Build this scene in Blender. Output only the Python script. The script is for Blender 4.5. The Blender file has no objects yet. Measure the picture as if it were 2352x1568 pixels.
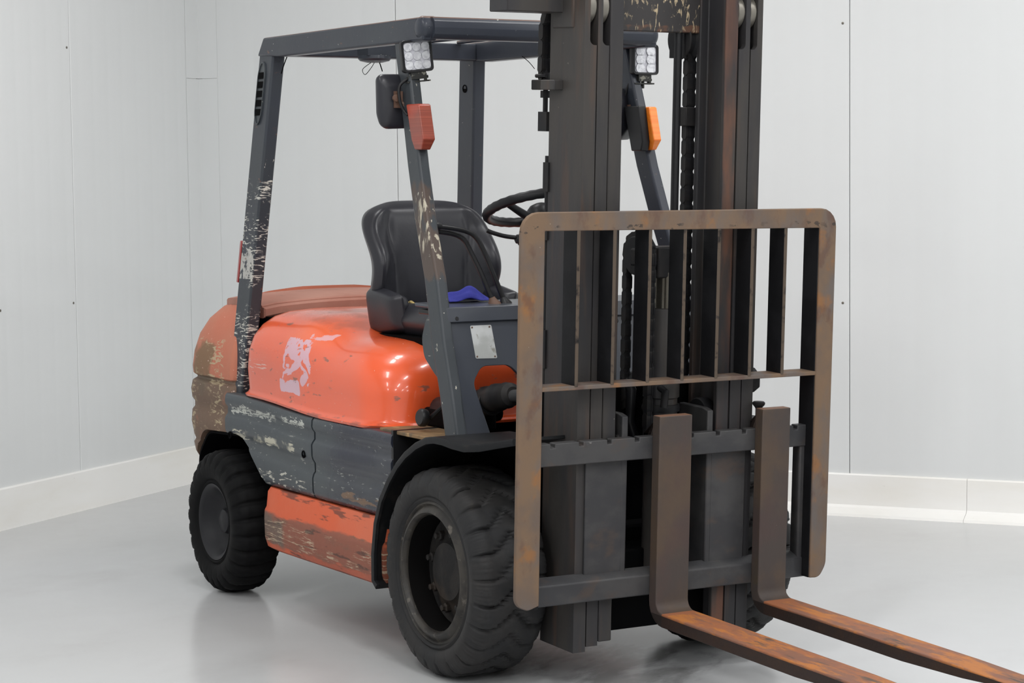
import bpy, bmesh, math, random
from mathutils import Vector, Matrix
import numpy as np

# ------------------------------------------------------------------ scene, camera, light
S = bpy.context.scene
COL = S.collection
S.view_settings.view_transform = 'Standard'
S.view_settings.look = 'None'
S.view_settings.gamma = 1.0
S.view_settings.use_curve_mapping = False
S.view_settings.exposure = 0.0
try:
    S.cycles.use_denoising = True
except Exception:
    pass

cam_data = bpy.data.cameras.new('camera')
cam_data.sensor_width = 36.0
cam_data.lens = 5180.17 / 2352 * 36.0
cam_data.clip_start = 0.05
cam = bpy.data.objects.new('camera', cam_data)
COL.objects.link(cam)
_r = Vector((0.50890908, 0.86074149, -0.01164643))
_u = Vector((-0.06157675, 0.04989508, 0.99685445))
_d = Vector((-0.85861508, 0.50659112, -0.07839372))
cam.matrix_world = Matrix(((_r.x, _u.x, -_d.x, 6.2369), (_r.y, _u.y, -_d.y, -3.9710),
                           (_r.z, _u.z, -_d.z, 1.6286), (0, 0, 0, 1)))
S.camera = cam

PHI = -0.9552                                  # the room stands at this angle to the truck
N1 = Vector((math.cos(PHI), math.sin(PHI), 0))
N2 = Vector((-math.sin(PHI), math.cos(PHI), 0))
RX0, RX1, RY0, RY1, RZ = -3.2205, 10.5, -3.4845, 7.5, 4.2   # room in its own axes

world = bpy.data.worlds.new('world')
world.use_nodes = True
world.node_tree.nodes['Background'].inputs[0].default_value = (1, 1, 1, 1)
world.node_tree.nodes['Background'].inputs[1].default_value = 0.0
S.world = world

def ceiling_lamp(x, y, sx, sy, power, col=(1, .997, .995)):
    """an LED panel hung just under the ceiling, shining down"""
    l = bpy.data.lights.new('ceiling_lamp', 'AREA')
    l.shape = 'RECTANGLE'
    l.size, l.size_y = sx, sy
    l.energy = power
    l.color = col
    o = bpy.data.objects.new('ceiling_lamp', l)
    p = N1 * x + N2 * y
    o.location = (p.x, p.y, RZ - 0.12)
    o.rotation_euler = (0, 0, PHI)
    COL.objects.link(o)

LAMP = 43.5
for ix in (-0.6, 2.2, 5.0, 7.8):
    for iy in (-1.6, 0.9, 3.4, 5.9):
        w = LAMP * (1.0 if iy > 0 else 0.7)
        ceiling_lamp(ix, iy, 1.3, 0.28, w)

# ------------------------------------------------------------------ mesh helpers
class MB:
    def __init__(s):
        s.v, s.f = [], []
    def add(s, vs, fs):
        n = len(s.v)
        s.v += [tuple(p) for p in vs]
        s.f += [tuple(i + n for i in q) for q in fs]
        return s
    def box(s, x0, x1, y0, y1, z0, z1):
        return s.add([(x0, y0, z0), (x1, y0, z0), (x1, y1, z0), (x0, y1, z0), (x0, y0, z1), (x1, y0, z1), (x1, y1, z1), (x0, y1, z1)],
                     [(0, 3, 2, 1), (4, 5, 6, 7), (0, 1, 5, 4), (1, 2, 6, 5), (2, 3, 7, 6), (3, 0, 4, 7)])
    def prism(s, poly, axis, a0, a1):
        def P(q, a):
            return (a, q[0], q[1]) if axis == 'X' else (q[0], a, q[1]) if axis == 'Y' else (q[0], q[1], a)
        n = len(poly)
        return s.add([P(q, a0) for q in poly] + [P(q, a1) for q in poly],
                     [tuple(range(n)), tuple(range(2 * n - 1, n - 1, -1))] + [(i, (i + 1) % n, n + (i + 1) % n, n + i) for i in range(n)])
    def loft(s, rings, caps=True, closed=False):
        n = len(rings[0])
        vs = [p for r in rings for p in r]
        fs = []
        m = len(rings)
        for k in range(m if closed else m - 1):
            k2 = (k + 1) % m
            for i in range(n):
                j = (i + 1) % n
                fs.append((k * n + i, k * n + j, k2 * n + j, k2 * n + i))
        if caps and not closed:
            fs.append(tuple(range(n)))
            fs.append(tuple(range(m * n - 1, (m - 1) * n - 1, -1)))
        return s.add(vs, fs)
    def tube(s, pts, r, n=10, closed=False, flat=None):
        pts = [Vector(p) for p in pts]
        m = len(pts)
        rs = r if isinstance(r, (list, tuple)) else [r] * m
        rings = []
        ref = None
        for i, p in enumerate(pts):
            a = pts[(i - 1) % m] if (closed or i > 0) else p
            b = pts[(i + 1) % m] if (closed or i < m - 1) else p
            t = (b - a).normalized()
            if ref is None:
                ref = Vector((0, 0, 1)) if abs(t.z) < .9 else Vector((1, 0, 0))
            e1 = (ref - t * ref.dot(t)).normalized()
            ref = e1
            e2 = t.cross(e1)
            rings.append([p + (e1 * math.cos(2 * math.pi * k / n) + e2 * math.sin(2 * math.pi * k / n)) * rs[i] for k in range(n)])
        return s.loft(rings, closed=closed)
    def lathe(s, prof, c, axis, n=40, close=False):
        """prof: (radius, height along axis) pairs"""
        ax = Vector(axis).normalized()
        e1 = (Vector((0, 0, 1)) if abs(ax.z) < .9 else Vector((1, 0, 0)))
        e1 = (e1 - ax * e1.dot(ax)).normalized()
        e2 = ax.cross(e1)
        c = Vector(c)
        rings = [[c + ax * h + (e1 * math.cos(2 * math.pi * k / n) + e2 * math.sin(2 * math.pi * k / n)) * max(r, 1e-4) for k in range(n)] for r, h in prof]
        return s.loft(rings, caps=not close, closed=close)
    def map(s, fn):
        s.v = [tuple(fn(*p)) for p in s.v]
        return s

ROOT = None
def obj(name, mb, mat, parent=None, bevel=0.0, seg=2, smooth=32, sub=0, label=None, mast=False, kind=None):
    me = bpy.data.meshes.new(name)
    me.from_pydata(mb.v, [], mb.f)
    bm = bmesh.new()
    bm.from_mesh(me)
    bmesh.ops.recalc_face_normals(bm, faces=bm.faces)
    bm.to_mesh(me)
    bm.free()
    me.polygons.foreach_set('use_smooth', [True] * len(me.polygons))
    if smooth < 179:
        me.set_sharp_from_angle(angle=math.radians(smooth))
    me.materials.append(mat)
    o = bpy.data.objects.new(name, me)
    COL.objects.link(o)
    if parent is not None:
        o.parent = parent
    if mast:
        to_mast(o)
    if bevel:
        b = o.modifiers.new('bevel', 'BEVEL')
        b.width = bevel
        b.segments = seg
        b.limit_method = 'ANGLE'
        b.angle_limit = math.radians(35)
        b.harden_normals = False
    if sub:
        m = o.modifiers.new('subsurf', 'SUBSURF')
        m.levels = m.render_levels = sub
    if label:
        o['label'] = label
    if kind:
        o['kind'] = kind
    return o

AL = 0.0405                                   # the mast leans forward a little
def to_mast(o):
    o.location = (-0.3 * math.sin(AL), 0, 0.3 - 0.3 * math.cos(AL))
    o.rotation_euler = (0, AL, 0)

def rrect(x0, x1, y0, y1, z, r, m=6):
    """rounded rectangle ring at height z; r = one radius or (front, rear)"""
    rf, rr = r if isinstance(r, tuple) else (r, r)
    out = []
    for cx, cy, a0, rad in ((x1 - rf, y1 - rf, 0, rf), (x0 + rr, y1 - rr, 90, rr), (x0 + rr, y0 + rr, 180, rr), (x1 - rf, y0 + rf, 270, rf)):
        for k in range(m + 1):
            a = math.radians(a0 + 90 * k / m)
            out.append((cx + rad * math.cos(a), cy + rad * math.sin(a), z))
    return out

def rpoly(pts, r, m=4):
    """2D polygon with rounded corners; r one radius or a list"""
    n = len(pts)
    rs = r if isinstance(r, (list, tuple)) else [r] * n
    out = []
    for i in range(n):
        p = Vector(pts[i]); a = Vector(pts[i - 1]) - p; b = Vector(pts[(i + 1) % n]) - p
        if rs[i] <= 0:
            out.append(tuple(p)); continue
        la, lb = a.length, b.length
        a.normalize(); b.normalize()
        ang = a.angle(b)
        d = min(rs[i] / math.tan(ang / 2), la * .49, lb * .49)
        rad = d * math.tan(ang / 2)
        p0, p1 = p + a * d, p + b * d
        c = p + (a + b).normalized() * (rad / math.sin(ang / 2))
        v0, v1 = p0 - c, p1 - c
        t0 = math.atan2(v0.y, v0.x); t1 = math.atan2(v1.y, v1.x)
        dt = (t1 - t0 + math.pi) % (2 * math.pi) - math.pi
        for k in range(m + 1):
            t = t0 + dt * k / m
            out.append((c.x + rad * math.cos(t), c.y + rad * math.sin(t)))
    return out

def sstep(a, b, x):
    t = min(1, max(0, (x - a) / (b - a)))
    return t * t * (3 - 2 * t)

# ------------------------------------------------------------------ materials
def lin(r, g, b):
    f = lambda c: (c / 255 / 12.92) if c / 255 <= .04045 else ((c / 255 + .055) / 1.055) ** 2.4
    return (f(r), f(g), f(b), 1)

# grimy and matt surfaces give a weaker reflection than clean plastic or paint
SPEC = dict(tyre_rubber=.22, rear_tyre_rubber=.08, black_void=.05, wheel_disc_grime=.15, black_plastic=.3, fender_rubber=.2, slat_steel=.12, dark_steel=.16, mast_steel=.2, carriage_steel=.25,
            fork_steel=.2, rusty_frame=.2, scraped_beam=.25, grey_paint=.3, side_panel_paint=.3, guard_paint=.3, rear_post_paint=.3, front_post_paint=.3, cowl_paint=.35, tank_paint=.3, counterweight_paint=.3, faded_orange_paint=.3, seat_vinyl=.4)

def material(name, base, rough=.5, metal=0.0, layers=(), bump=None, coat=0.0, spec=None, rvar=0.0):
    """layers: dicts col, scale(3), th, soft, amt, detail, box=((x0,x1),(y0,y1),(z0,z1)) soft region, rough, metal, kind"""
    if spec is None:
        spec = SPEC.get(name, .5)
    m = bpy.data.materials.new(name)
    m.use_nodes = True
    N, L = m.node_tree.nodes, m.node_tree.links
    B = N['Principled BSDF']
    B.inputs['Base Color'].default_value = base
    B.inputs['Roughness'].default_value = rough
    B.inputs['Metallic'].default_value = metal
    B.inputs['Specular IOR Level'].default_value = spec
    if coat:
        B.inputs['Coat Weight'].default_value = coat
        B.inputs['Coat Roughness'].default_value = .08
    if not layers and not bump and not rvar:
        return m
    tc = N.new('ShaderNodeTexCoord')
    def mapping(scale, off=(0, 0, 0), rot=(0, 0, 0)):
        mp = N.new('ShaderNodeMapping')
        mp.inputs['Scale'].default_value = scale if isinstance(scale, (tuple, list)) else (scale,) * 3
        mp.inputs['Location'].default_value = off
        mp.inputs['Rotation'].default_value = rot
        L.new(tc.outputs['Object'], mp.inputs['Vector'])
        return mp
    def noise(scale, detail=4, off=(0, 0, 0), rot=(0, 0, 0), rough=.55, dist=0.0):
        mp = mapping(scale, off, rot)
        n = N.new('ShaderNodeTexNoise')
        n.inputs['Scale'].default_value = 1.0
        n.inputs['Detail'].default_value = detail
        n.inputs['Roughness'].default_value = rough
        n.inputs['Distortion'].default_value = dist
        L.new(mp.outputs[0], n.inputs['Vector'])
        return n.outputs['Fac']
    def math_(op, a, b=None, c=None):
        n = N.new('ShaderNodeMath'); n.operation = op
        for i, q in enumerate((a, b, c)):
            if q is None: continue
            if isinstance(q, (int, float)): n.inputs[i].default_value = q
            else: L.new(q, n.inputs[i])
        return n.outputs[0]
    def ramp(v, a, b):
        n = N.new('ShaderNodeMapRange'); n.interpolation_type = 'SMOOTHSTEP'
        n.inputs['From Min'].default_value = a; n.inputs['From Max'].default_value = b
        L.new(v, n.inputs['Value'])
        return n.outputs[0]
    sep = None
    def region(box, soft):
        nonlocal sep
        if sep is None:
            sep = N.new('ShaderNodeSeparateXYZ'); L.new(tc.outputs['Object'], sep.inputs[0])
        out = None
        for ax, rg in enumerate(box):
            if rg is None: continue
            lo, hi = rg
            v = sep.outputs[ax]
            a = ramp(v, lo - soft, lo + soft)
            b = ramp(v, hi + soft, hi - soft)
            t = math_('MULTIPLY', a, b)
            out = t if out is None else math_('MULTIPLY', out, t)
        return out
    col = None; rgh = None; met = None
    rgb = N.new('ShaderNodeRGB'); rgb.outputs[0].default_value = base
    col = rgb.outputs[0]
    val = N.new('ShaderNodeValue'); val.outputs[0].default_value = rough
    rgh = val.outputs[0]
    if rvar:
        rgh = math_('ADD', rgh, math_('MULTIPLY', math_('SUBTRACT', noise(9, 5), .5), rvar * 2))
    masks = []
    for i, ly in enumerate(layers):
        nz = noise(ly.get('scale', 8), ly.get('detail', 5), ly.get('off', (i * 3.7, i * 1.3, i * 2.1)), ly.get('rot', (0, 0, 0)), ly.get('nrough', .55), ly.get('dist', 0.0))
        if ly.get('ring'):
            nz = math_('SUBTRACT', 1.0, math_('MULTIPLY', math_('ABSOLUTE', math_('SUBTRACT', nz, .5)), 2.0))
        th, so = ly.get('th', .6), ly.get('soft', .03)
        if ly.get('box'):
            rg = region(ly['box'], ly.get('bsoft', .05))
            # the region moves the threshold, so its border stays ragged
            nz = math_('SUBTRACT', nz, math_('MULTIPLY', math_('SUBTRACT', 1.0, rg), .6))
        mk = ramp(nz, th - so, th + so)
        if ly.get('mod'):
            mk = math_('MULTIPLY', mk, ramp(noise(ly['mod'][0], 3, (i * 5.1, 2, 9)), ly['mod'][1] - .06, ly['mod'][1] + .06))
        mk = math_('MULTIPLY', mk, ly.get('amt', 1.0))
        mx = N.new('ShaderNodeMix'); mx.data_type = 'RGBA'
        L.new(mk, mx.inputs[0]); L.new(col, mx.inputs[6])
        mx.inputs[7].default_value = ly['col']
        col = mx.outputs[2]
        if 'rough' in ly:
            mr = N.new('ShaderNodeMix'); mr.data_type = 'FLOAT'
            L.new(mk, mr.inputs[0]); L.new(rgh, mr.inputs[2]); mr.inputs[3].default_value = ly['rough']
            rgh = mr.outputs[0]
    L.new(col, B.inputs['Base Color'])
    L.new(rgh, B.inputs['Roughness'])
    if bump:
        bs, bd, bh = bump
        bn = N.new('ShaderNodeBump'); bn.inputs['Strength'].default_value = 1.0; bn.inputs['Distance'].default_value = bh
        L.new(noise(bs, bd), bn.inputs['Height']); L.new(bn.outputs[0], B.inputs['Normal'])
    return m

CREAM = lin(196, 192, 178)
M = {}
M['wall'] = material('wall_white', lin(226, 228, 228), .38, layers=[dict(col=lin(218, 220, 220), scale=(.5, .5, .25), th=.52, soft=.2, amt=.6)])
M['joint'] = material('wall_joint', lin(184, 186, 186), .6)
M['plinth'] = material('plinth_white', lin(246, 245, 242), .3, layers=[dict(col=lin(236, 232, 222), scale=(1.2, 1.2, 5), th=.58, soft=.15, amt=.5), dict(col=lin(150, 148, 142), scale=(14, 14, 26), th=.74, soft=.02, amt=.7)])
M['ceiling'] = material('ceiling_white', lin(225, 225, 223), .6)
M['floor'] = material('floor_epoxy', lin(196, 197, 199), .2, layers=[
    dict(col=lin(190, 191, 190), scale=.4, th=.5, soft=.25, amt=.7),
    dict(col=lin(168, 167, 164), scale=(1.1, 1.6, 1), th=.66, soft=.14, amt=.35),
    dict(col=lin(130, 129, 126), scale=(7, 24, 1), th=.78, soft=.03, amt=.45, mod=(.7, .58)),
    dict(col=lin(92, 90, 88), scale=(3, 7, 1), th=.49, soft=.12, amt=.6, box=((-.25, .45), (-.35, .50), None), bsoft=.12, rot=(0, 0, .9), dist=.25, nrough=.6),  # under the front axle: shadow and stains darkened into the floor colour
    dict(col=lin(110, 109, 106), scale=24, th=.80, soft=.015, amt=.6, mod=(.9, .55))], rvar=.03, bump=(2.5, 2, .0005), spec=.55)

GREY = lin(60, 65, 69)
M['grey'] = material('grey_paint', GREY, .42, layers=[
    dict(col=lin(88, 92, 94), scale=3, th=.5, soft=.2, amt=.5),
    dict(col=CREAM, scale=(14, 14, 60), th=.665, soft=.02, amt=.9, mod=(3.5, .5), rough=.6),
    dict(col=CREAM, scale=(45, 45, 45), th=.71, soft=.015, amt=.8, mod=(5, .5), rough=.6)], bump=(30, 3, .0004))
M['panel'] = material('side_panel_paint', lin(62, 68, 73), .34, coat=.1, layers=[
    dict(col=lin(34, 37, 51), scale=2, th=.22, soft=.30, amt=1.0, box=((-.80, .1), None, (.3, .9)), bsoft=.16, rough=.2),
    dict(col=lin(80, 84, 84), scale=(2, 2, 6), th=.54, soft=.15, amt=.4),
    dict(col=lin(196, 198, 190), scale=(17, 17, 80), th=.485, soft=.025, amt=.92, detail=8, nrough=.68, box=((-1.72, -1.02), None, (.675, .74)), bsoft=.03, dist=1.2, rough=.6, mod=(7, .42)),
    dict(col=lin(196, 192, 174), scale=(15, 15, 70), th=.46, soft=.025, amt=.92, detail=8, nrough=.68, box=((-1.68, -1.10), None, (.585, .645)), bsoft=.025, dist=1.5, rough=.6, mod=(8, .43)),
    dict(col=lin(196, 194, 182), scale=(16, 16, 70), th=.57, soft=.02, amt=.9, box=((-1.45, -1.0), None, (.44, .53)), bsoft=.03, dist=1, rough=.6),
    dict(col=lin(150, 152, 146), scale=(26, 26, 110), th=.65, soft=.03, amt=.8, rough=.6, mod=(4, .48)),
    dict(col=lin(128, 96, 66), scale=(8, 8, 60), th=.52, soft=.04, amt=.7, box=((-.75, -.35), None, (.455, .52)), bsoft=.03)], bump=(24, 3, .0005))
M['guard'] = material('guard_paint', lin(54, 58, 65), .36, coat=.05, layers=[
    dict(col=lin(44, 47, 58), scale=2.4, th=.5, soft=.12, amt=.6),
    dict(col=lin(120, 84, 66), scale=(16, 16, 30), th=.70, soft=.03, amt=.7),
    dict(col=lin(116, 90, 76), scale=(6, 6, 6), th=.36, soft=.1, amt=.8, box=(None, None, (2.1035, 2.2)), bsoft=.001),
    dict(col=lin(186, 184, 176), scale=(50, 50, 60), th=.72, soft=.015, amt=.8)], bump=(40, 3, .0003))
M['post'] = material('rear_post_paint', lin(58, 62, 67), .4, layers=[
    dict(col=lin(50, 53, 66), scale=2.4, th=.5, soft=.12, amt=.5),
    dict(col=lin(206, 204, 194), scale=(22, 22, 95), th=.565, soft=.018, amt=.95, box=(None, None, (.74, 1.62)), bsoft=.06, dist=1.2, rough=.6, mod=(9, .47)),
    dict(col=lin(190, 188, 182), scale=(34, 34, 30), th=.49, soft=.03, amt=.9, box=(None, (-.60, -.4925), (1.20, 1.36)), bsoft=.003, rough=.6, nrough=.65),
    dict(col=lin(206, 204, 194), scale=(70, 70, 24), th=.66, soft=.02, amt=.9, box=(None, None, (.7, 1.72)), bsoft=.06, rough=.6, mod=(7, .5)),
    dict(col=lin(120, 84, 66), scale=(16, 16, 30), th=.70, soft=.03, amt=.8)], bump=(40, 3, .0004))
M['fpost'] = material('front_post_paint', lin(58, 62, 66), .38, layers=[
    dict(col=lin(84, 70, 62), scale=(14, 14, 5), th=.44, soft=.06, amt=.85, box=(None, None, (1.22, 1.60)), bsoft=.08),
    dict(col=lin(184, 176, 158), scale=(70, 70, 11), th=.585, soft=.03, amt=.9, box=(None, None, (1.28, 1.58)), bsoft=.06, rough=.6),
    dict(col=CREAM, scale=(60, 60, 40), th=.69, soft=.02, amt=.9, rough=.6, mod=(4, .45))], bump=(40, 3, .0004))
M['cowl'] = material('cowl_paint', lin(60, 64, 73), .34, coat=.1, layers=[
    dict(col=lin(68, 70, 74), scale=3, th=.5, soft=.2, amt=.6),
    dict(col=CREAM, scale=70, th=.75, soft=.015, amt=.8, mod=(4, .5))], bump=(20, 3, .0003))
ORANGE = lin(232, 92, 48)
M['orange'] = material('orange_paint', ORANGE, .26, coat=.5, layers=[
    dict(col=lin(212, 100, 74), scale=1.6, th=.46, soft=.14, amt=.75, box=((-1.7, -1.0), None, (.7, 1.0)), bsoft=.12, rough=.42),
    dict(col=lin(238, 112, 62), scale=2.2, th=.5, soft=.15, amt=.5, box=(None, None, (.95, 1.2)), bsoft=.06),
    # the torn remains of a sticker
    dict(col=lin(214, 172, 184), scale=(9, 9, 11), th=.875, soft=.02, amt=.95, ring=1, box=((-1.25, -1.0), (-.7, -.4), (.83, 1.015)), bsoft=.02, rough=.55, detail=3, dist=.9),
    dict(col=lin(218, 172, 178), scale=(16, 16, 60), th=.50, soft=.03, amt=.8, box=((-1.10, -.97), (-.7, -.38), (1.0, 1.03)), bsoft=.010, rough=.55),
    dict(col=lin(205, 172, 184), scale=(10, 10, 10), th=.36, soft=.02, amt=.95, box=((-1.27, -1.09), (-.7, -.4), (.80, .862)), bsoft=.018, rough=.55),
    dict(col=lin(214, 176, 166), scale=(9, 9, 110), th=.60, soft=.02, amt=.85, box=((-1.6, -1.35), None, (.82, .95)), bsoft=.05, rough=.6),
    dict(col=lin(110, 84, 72), scale=(14, 14, 40), th=.67, soft=.025, amt=.75, rough=.6),
    dict(col=lin(170, 84, 58), scale=(7, 7, 14), th=.50, soft=.1, amt=.6, box=((-1.5, -.7), (-.47, .47), (1.02, 1.2)), bsoft=.04, rough=.5),
    dict(col=lin(120, 60, 44), scale=(10, 10, 40), th=.52, soft=.06, amt=.6, box=(None, None, (.70, .765)), bsoft=.015),
    dict(col=lin(226, 206, 198), scale=(60, 60, 140), th=.73, soft=.015, amt=.7, rough=.6)], bump=(5, 3, .0012))
M['faded'] = material('faded_orange_paint', lin(166, 112, 96), .6, layers=[
    dict(col=lin(180, 132, 116), scale=(3, 3, 3), th=.5, soft=.15, amt=.8),
    dict(col=lin(140, 104, 88), scale=(9, 9, 9), th=.62, soft=.06, amt=.6)], bump=(26, 3, .0004))
M['weight'] = material('counterweight_paint', lin(190, 112, 88), .6, layers=[
    dict(col=lin(188, 122, 98), scale=3, th=.48, soft=.14, amt=.8),
    dict(col=lin(124, 100, 74), scale=(6, 6, 7), th=.44, soft=.09, amt=.9, box=((-2.4, -1.84), None, (.7, 1.0)), bsoft=.10),
    dict(col=lin(104, 90, 76), scale=(6, 6, 7), th=.30, soft=.1, amt=.92, box=(None, None, (.3, .812)), bsoft=.02),
    dict(col=lin(186, 170, 138), scale=(20, 20, 60), th=.56, soft=.04, amt=.8, box=((-2.4, -1.75), None, (.5, 1.0)), bsoft=.06, dist=1, mod=(7, .48)),
    dict(col=lin(226, 200, 186), scale=(50, 50, 100), th=.70, soft=.02, amt=.8)], bump=(22, 4, .0015))
M['tank'] = material('tank_paint', lin(206, 92, 56), .5, layers=[
    dict(col=lin(196, 108, 80), scale=3, th=.5, soft=.15, amt=.6),
    dict(col=lin(100, 84, 70), scale=(5, 5, 16), th=.325, soft=.07, amt=.9, box=(None, None, (.235, .365)), bsoft=.03, nrough=.65),
    dict(col=lin(150, 84, 66), scale=(5, 5, 14), th=.40, soft=.1, amt=.7, box=(None, None, (.2, .37)), bsoft=.02),
    dict(col=lin(104, 92, 82), scale=(3, 3, 5), th=.42, soft=.08, amt=.85, box=((-1.4, -1.15), None, (.2, .37)), bsoft=.06),
    dict(col=lin(180, 92, 66), scale=(9, 9, 40), th=.56, soft=.06, amt=.8, box=(None, None, (.2, .27)), bsoft=.03),
    dict(col=lin(196, 176, 150), scale=(10, 10, 110), th=.555, soft=.03, amt=.85, box=(None, None, (.23, .36)), bsoft=.03, dist=.8, rough=.65, mod=(6, .44), nrough=.7, detail=8),
    dict(col=lin(60, 48, 42), scale=(6, 6, 40), th=.62, soft=.04, amt=.7)], bump=(30, 4, .001))
M['mast'] = material('mast_steel', lin(53, 52, 53), .46, metal=.0, layers=[
    dict(col=lin(68, 64, 60), scale=(9, 9, 1.2), th=.5, soft=.1, amt=.6),
    dict(col=lin(84, 66, 56), scale=(26, 26, 2.0), th=.60, soft=.08, amt=.45),
    dict(col=lin(106, 72, 56), scale=(12, 12, 2.2), th=.47, soft=.1, amt=.75, box=((.41, .43), (.188, .242), None), bsoft=.004),
    dict(col=lin(46, 46, 50), scale=(5, 5, 1.5), th=.55, soft=.1, amt=.6),
    dict(col=lin(170, 164, 150), scale=(60, 60, 40), th=.76, soft=.015, amt=.8)], bump=(60, 3, .0003))
M['dark'] = material('dark_steel', lin(31, 31, 33), .5, layers=[
    dict(col=lin(46, 43, 41), scale=8, th=.55, soft=.1, amt=.6)], bump=(60, 3, .0003))
M['slat'] = material('slat_steel', lin(26, 26, 28), .5, layers=[  # dark sides carry dirt plus painted-in shade between the slats
    dict(col=lin(36, 36, 38), scale=8, th=.55, soft=.1, amt=.6),
    dict(col=lin(88, 77, 67), scale=30, th=.36, soft=.1, amt=.9, box=((.4978, .6), None, None), bsoft=.0006)], bump=(60, 3, .0003))
M['scraped'] = material('scraped_beam', lin(58, 56, 56), .46, layers=[
    dict(col=lin(104, 74, 58), scale=(20, 20, 20), th=.52, soft=.08, amt=.7, box=(None, None, (2.04, 2.075)), bsoft=.01),
    dict(col=lin(186, 168, 138), scale=(30, 60, 22), th=.60, soft=.03, amt=.9, dist=1, mod=(9, .5))], bump=(60, 3, .0003))
M['carriage'] = material('carriage_steel', lin(54, 54, 56), .45, layers=[
    dict(col=lin(70, 69, 69), scale=(6, 6, 10), th=.5, soft=.12, amt=.7),
    dict(col=lin(76, 64, 57), scale=(9, 9, 14), th=.62, soft=.08, amt=.6),
    dict(col=lin(140, 138, 136), scale=(30, 30, 50), th=.66, soft=.03, amt=.55, box=(None, None, (.775, .83)), bsoft=.02)], bump=(60, 4, .0006))
M['rust'] = material('rusty_frame', lin(100, 86, 76), .6, layers=[
    dict(col=lin(116, 94, 74), scale=6, th=.48, soft=.12, amt=.8),
    dict(col=lin(94, 90, 89), scale=(8, 8, 4), th=.55, soft=.1, amt=.7),
    dict(col=lin(138, 94, 54), scale=9, th=.63, soft=.06, amt=.65),
    dict(col=lin(88, 66, 58), scale=(12, 12, 8), th=.60, soft=.06, amt=.6),
    dict(col=lin(58, 53, 50), scale=(34, 34, 60), th=.56, soft=.03, amt=.85, box=(None, None, (1.435, 1.468)), bsoft=.008, mod=(7, .5)),
    dict(col=lin(170, 156, 138), scale=60, th=.75, soft=.02, amt=.6)], bump=(70, 4, .0006))
M['fork'] = material('fork_steel', lin(68, 61, 58), .55, layers=[
    dict(col=lin(84, 69, 56), scale=4, th=.5, soft=.1, amt=.7),
    dict(col=lin(74, 60, 57), scale=(9, 9, 5), th=.55, soft=.1, amt=.6),
    dict(col=lin(78, 64, 34), scale=(9, 9, 3), th=.40, soft=.1, amt=.7, box=((.45, .497), (.2, .3145), (.3, .88)), bsoft=.002),
    dict(col=lin(128, 96, 78), scale=9, th=.3, soft=.1, amt=.9, box=(None, None, (.8672, .9)), bsoft=.0004),
    dict(col=lin(142, 90, 62), scale=4, th=.30, soft=.1, amt=.95, box=((.53, 4), None, (.2, .275)), bsoft=.01),
    dict(col=lin(164, 104, 54), scale=(5, 16, 9), th=.51, soft=.05, amt=.9, nrough=.7, detail=8, box=((.55, 4), None, (.2, .30)), bsoft=.02),
    dict(col=lin(116, 82, 68), scale=(4, 14, 9), th=.51, soft=.05, amt=.9, nrough=.7, detail=8, box=((.55, 4), None, (.2, .30)), bsoft=.02),
    dict(col=lin(66, 64, 60), scale=(4, 18, 6), th=.59, soft=.04, amt=.85, nrough=.65, box=((.9, 4), None, (.2, .32)), bsoft=.05),
    dict(col=lin(40, 34, 32), scale=4, th=.25, soft=.1, amt=.95, box=((.44, 4), None, (.1, .2495)), bsoft=.002),
    dict(col=lin(170, 156, 142), scale=70, th=.77, soft=.02, amt=.6)], bump=(70, 4, .0007))
M['rubber'] = material('tyre_rubber', lin(39, 39, 40), .6, layers=[
    dict(col=lin(48, 46, 45), scale=9, th=.5, soft=.12, amt=.6),
    dict(col=lin(60, 57, 53), scale=26, th=.66, soft=.05, amt=.3)], bump=(40, 4, .001))
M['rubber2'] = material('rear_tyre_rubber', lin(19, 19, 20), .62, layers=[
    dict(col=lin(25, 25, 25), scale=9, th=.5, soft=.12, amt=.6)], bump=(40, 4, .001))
M['rim'] = material('rim_paint', lin(40, 38, 36), .45, spec=.3, layers=[
    dict(col=lin(62, 58, 53), scale=14, th=.5, soft=.1, amt=.7),
    dict(col=lin(104, 98, 90), scale=(30, 30, 30), th=.64, soft=.05, amt=.6)], bump=(50, 3, .0008))
M['disc'] = material('wheel_disc_grime', lin(32, 31, 31), .6, layers=[dict(col=lin(46, 43, 41), scale=14, th=.52, soft=.1, amt=.8), dict(col=lin(62, 52, 44), scale=9, th=.62, soft=.06, amt=.5)], bump=(18, 4, .004))
M['well'] = material('rim_well_shade', lin(17, 16, 16), .8, spec=.05)  # near-black colour stands in for the shade inside the rim dish
M['rim2'] = material('rear_rim_paint', lin(33, 33, 36), .45, spec=.25, layers=[dict(col=lin(40, 40, 43), scale=9, th=.5, soft=.12, amt=.6)])
M['plastic'] = material('black_plastic', lin(27, 27, 29), .4, layers=[dict(col=lin(34, 34, 36), scale=5, th=.5, soft=.2, amt=.5)])
M['fender'] = material('fender_rubber', lin(24, 25, 27), .5, layers=[
    dict(col=lin(46, 43, 41), scale=(10, 10, 10), th=.6, soft=.08, amt=.6)], bump=(40, 3, .0006))
M['vinyl'] = material('seat_vinyl', lin(38, 38, 44), .34, bump=(90, 2, .0002), layers=[dict(col=lin(48, 48, 52), scale=4, th=.5, soft=.2, amt=.4)])
M['black'] = material('black_void', lin(10, 10, 11), .8)
M['plate'] = material('data_plate', lin(176, 178, 176), .4, metal=.25, layers=[
    dict(col=lin(206, 208, 208), scale=9, th=.5, soft=.1, amt=.8),
    dict(col=lin(120, 114, 100), scale=26, th=.64, soft=.05, amt=.7)])
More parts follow.
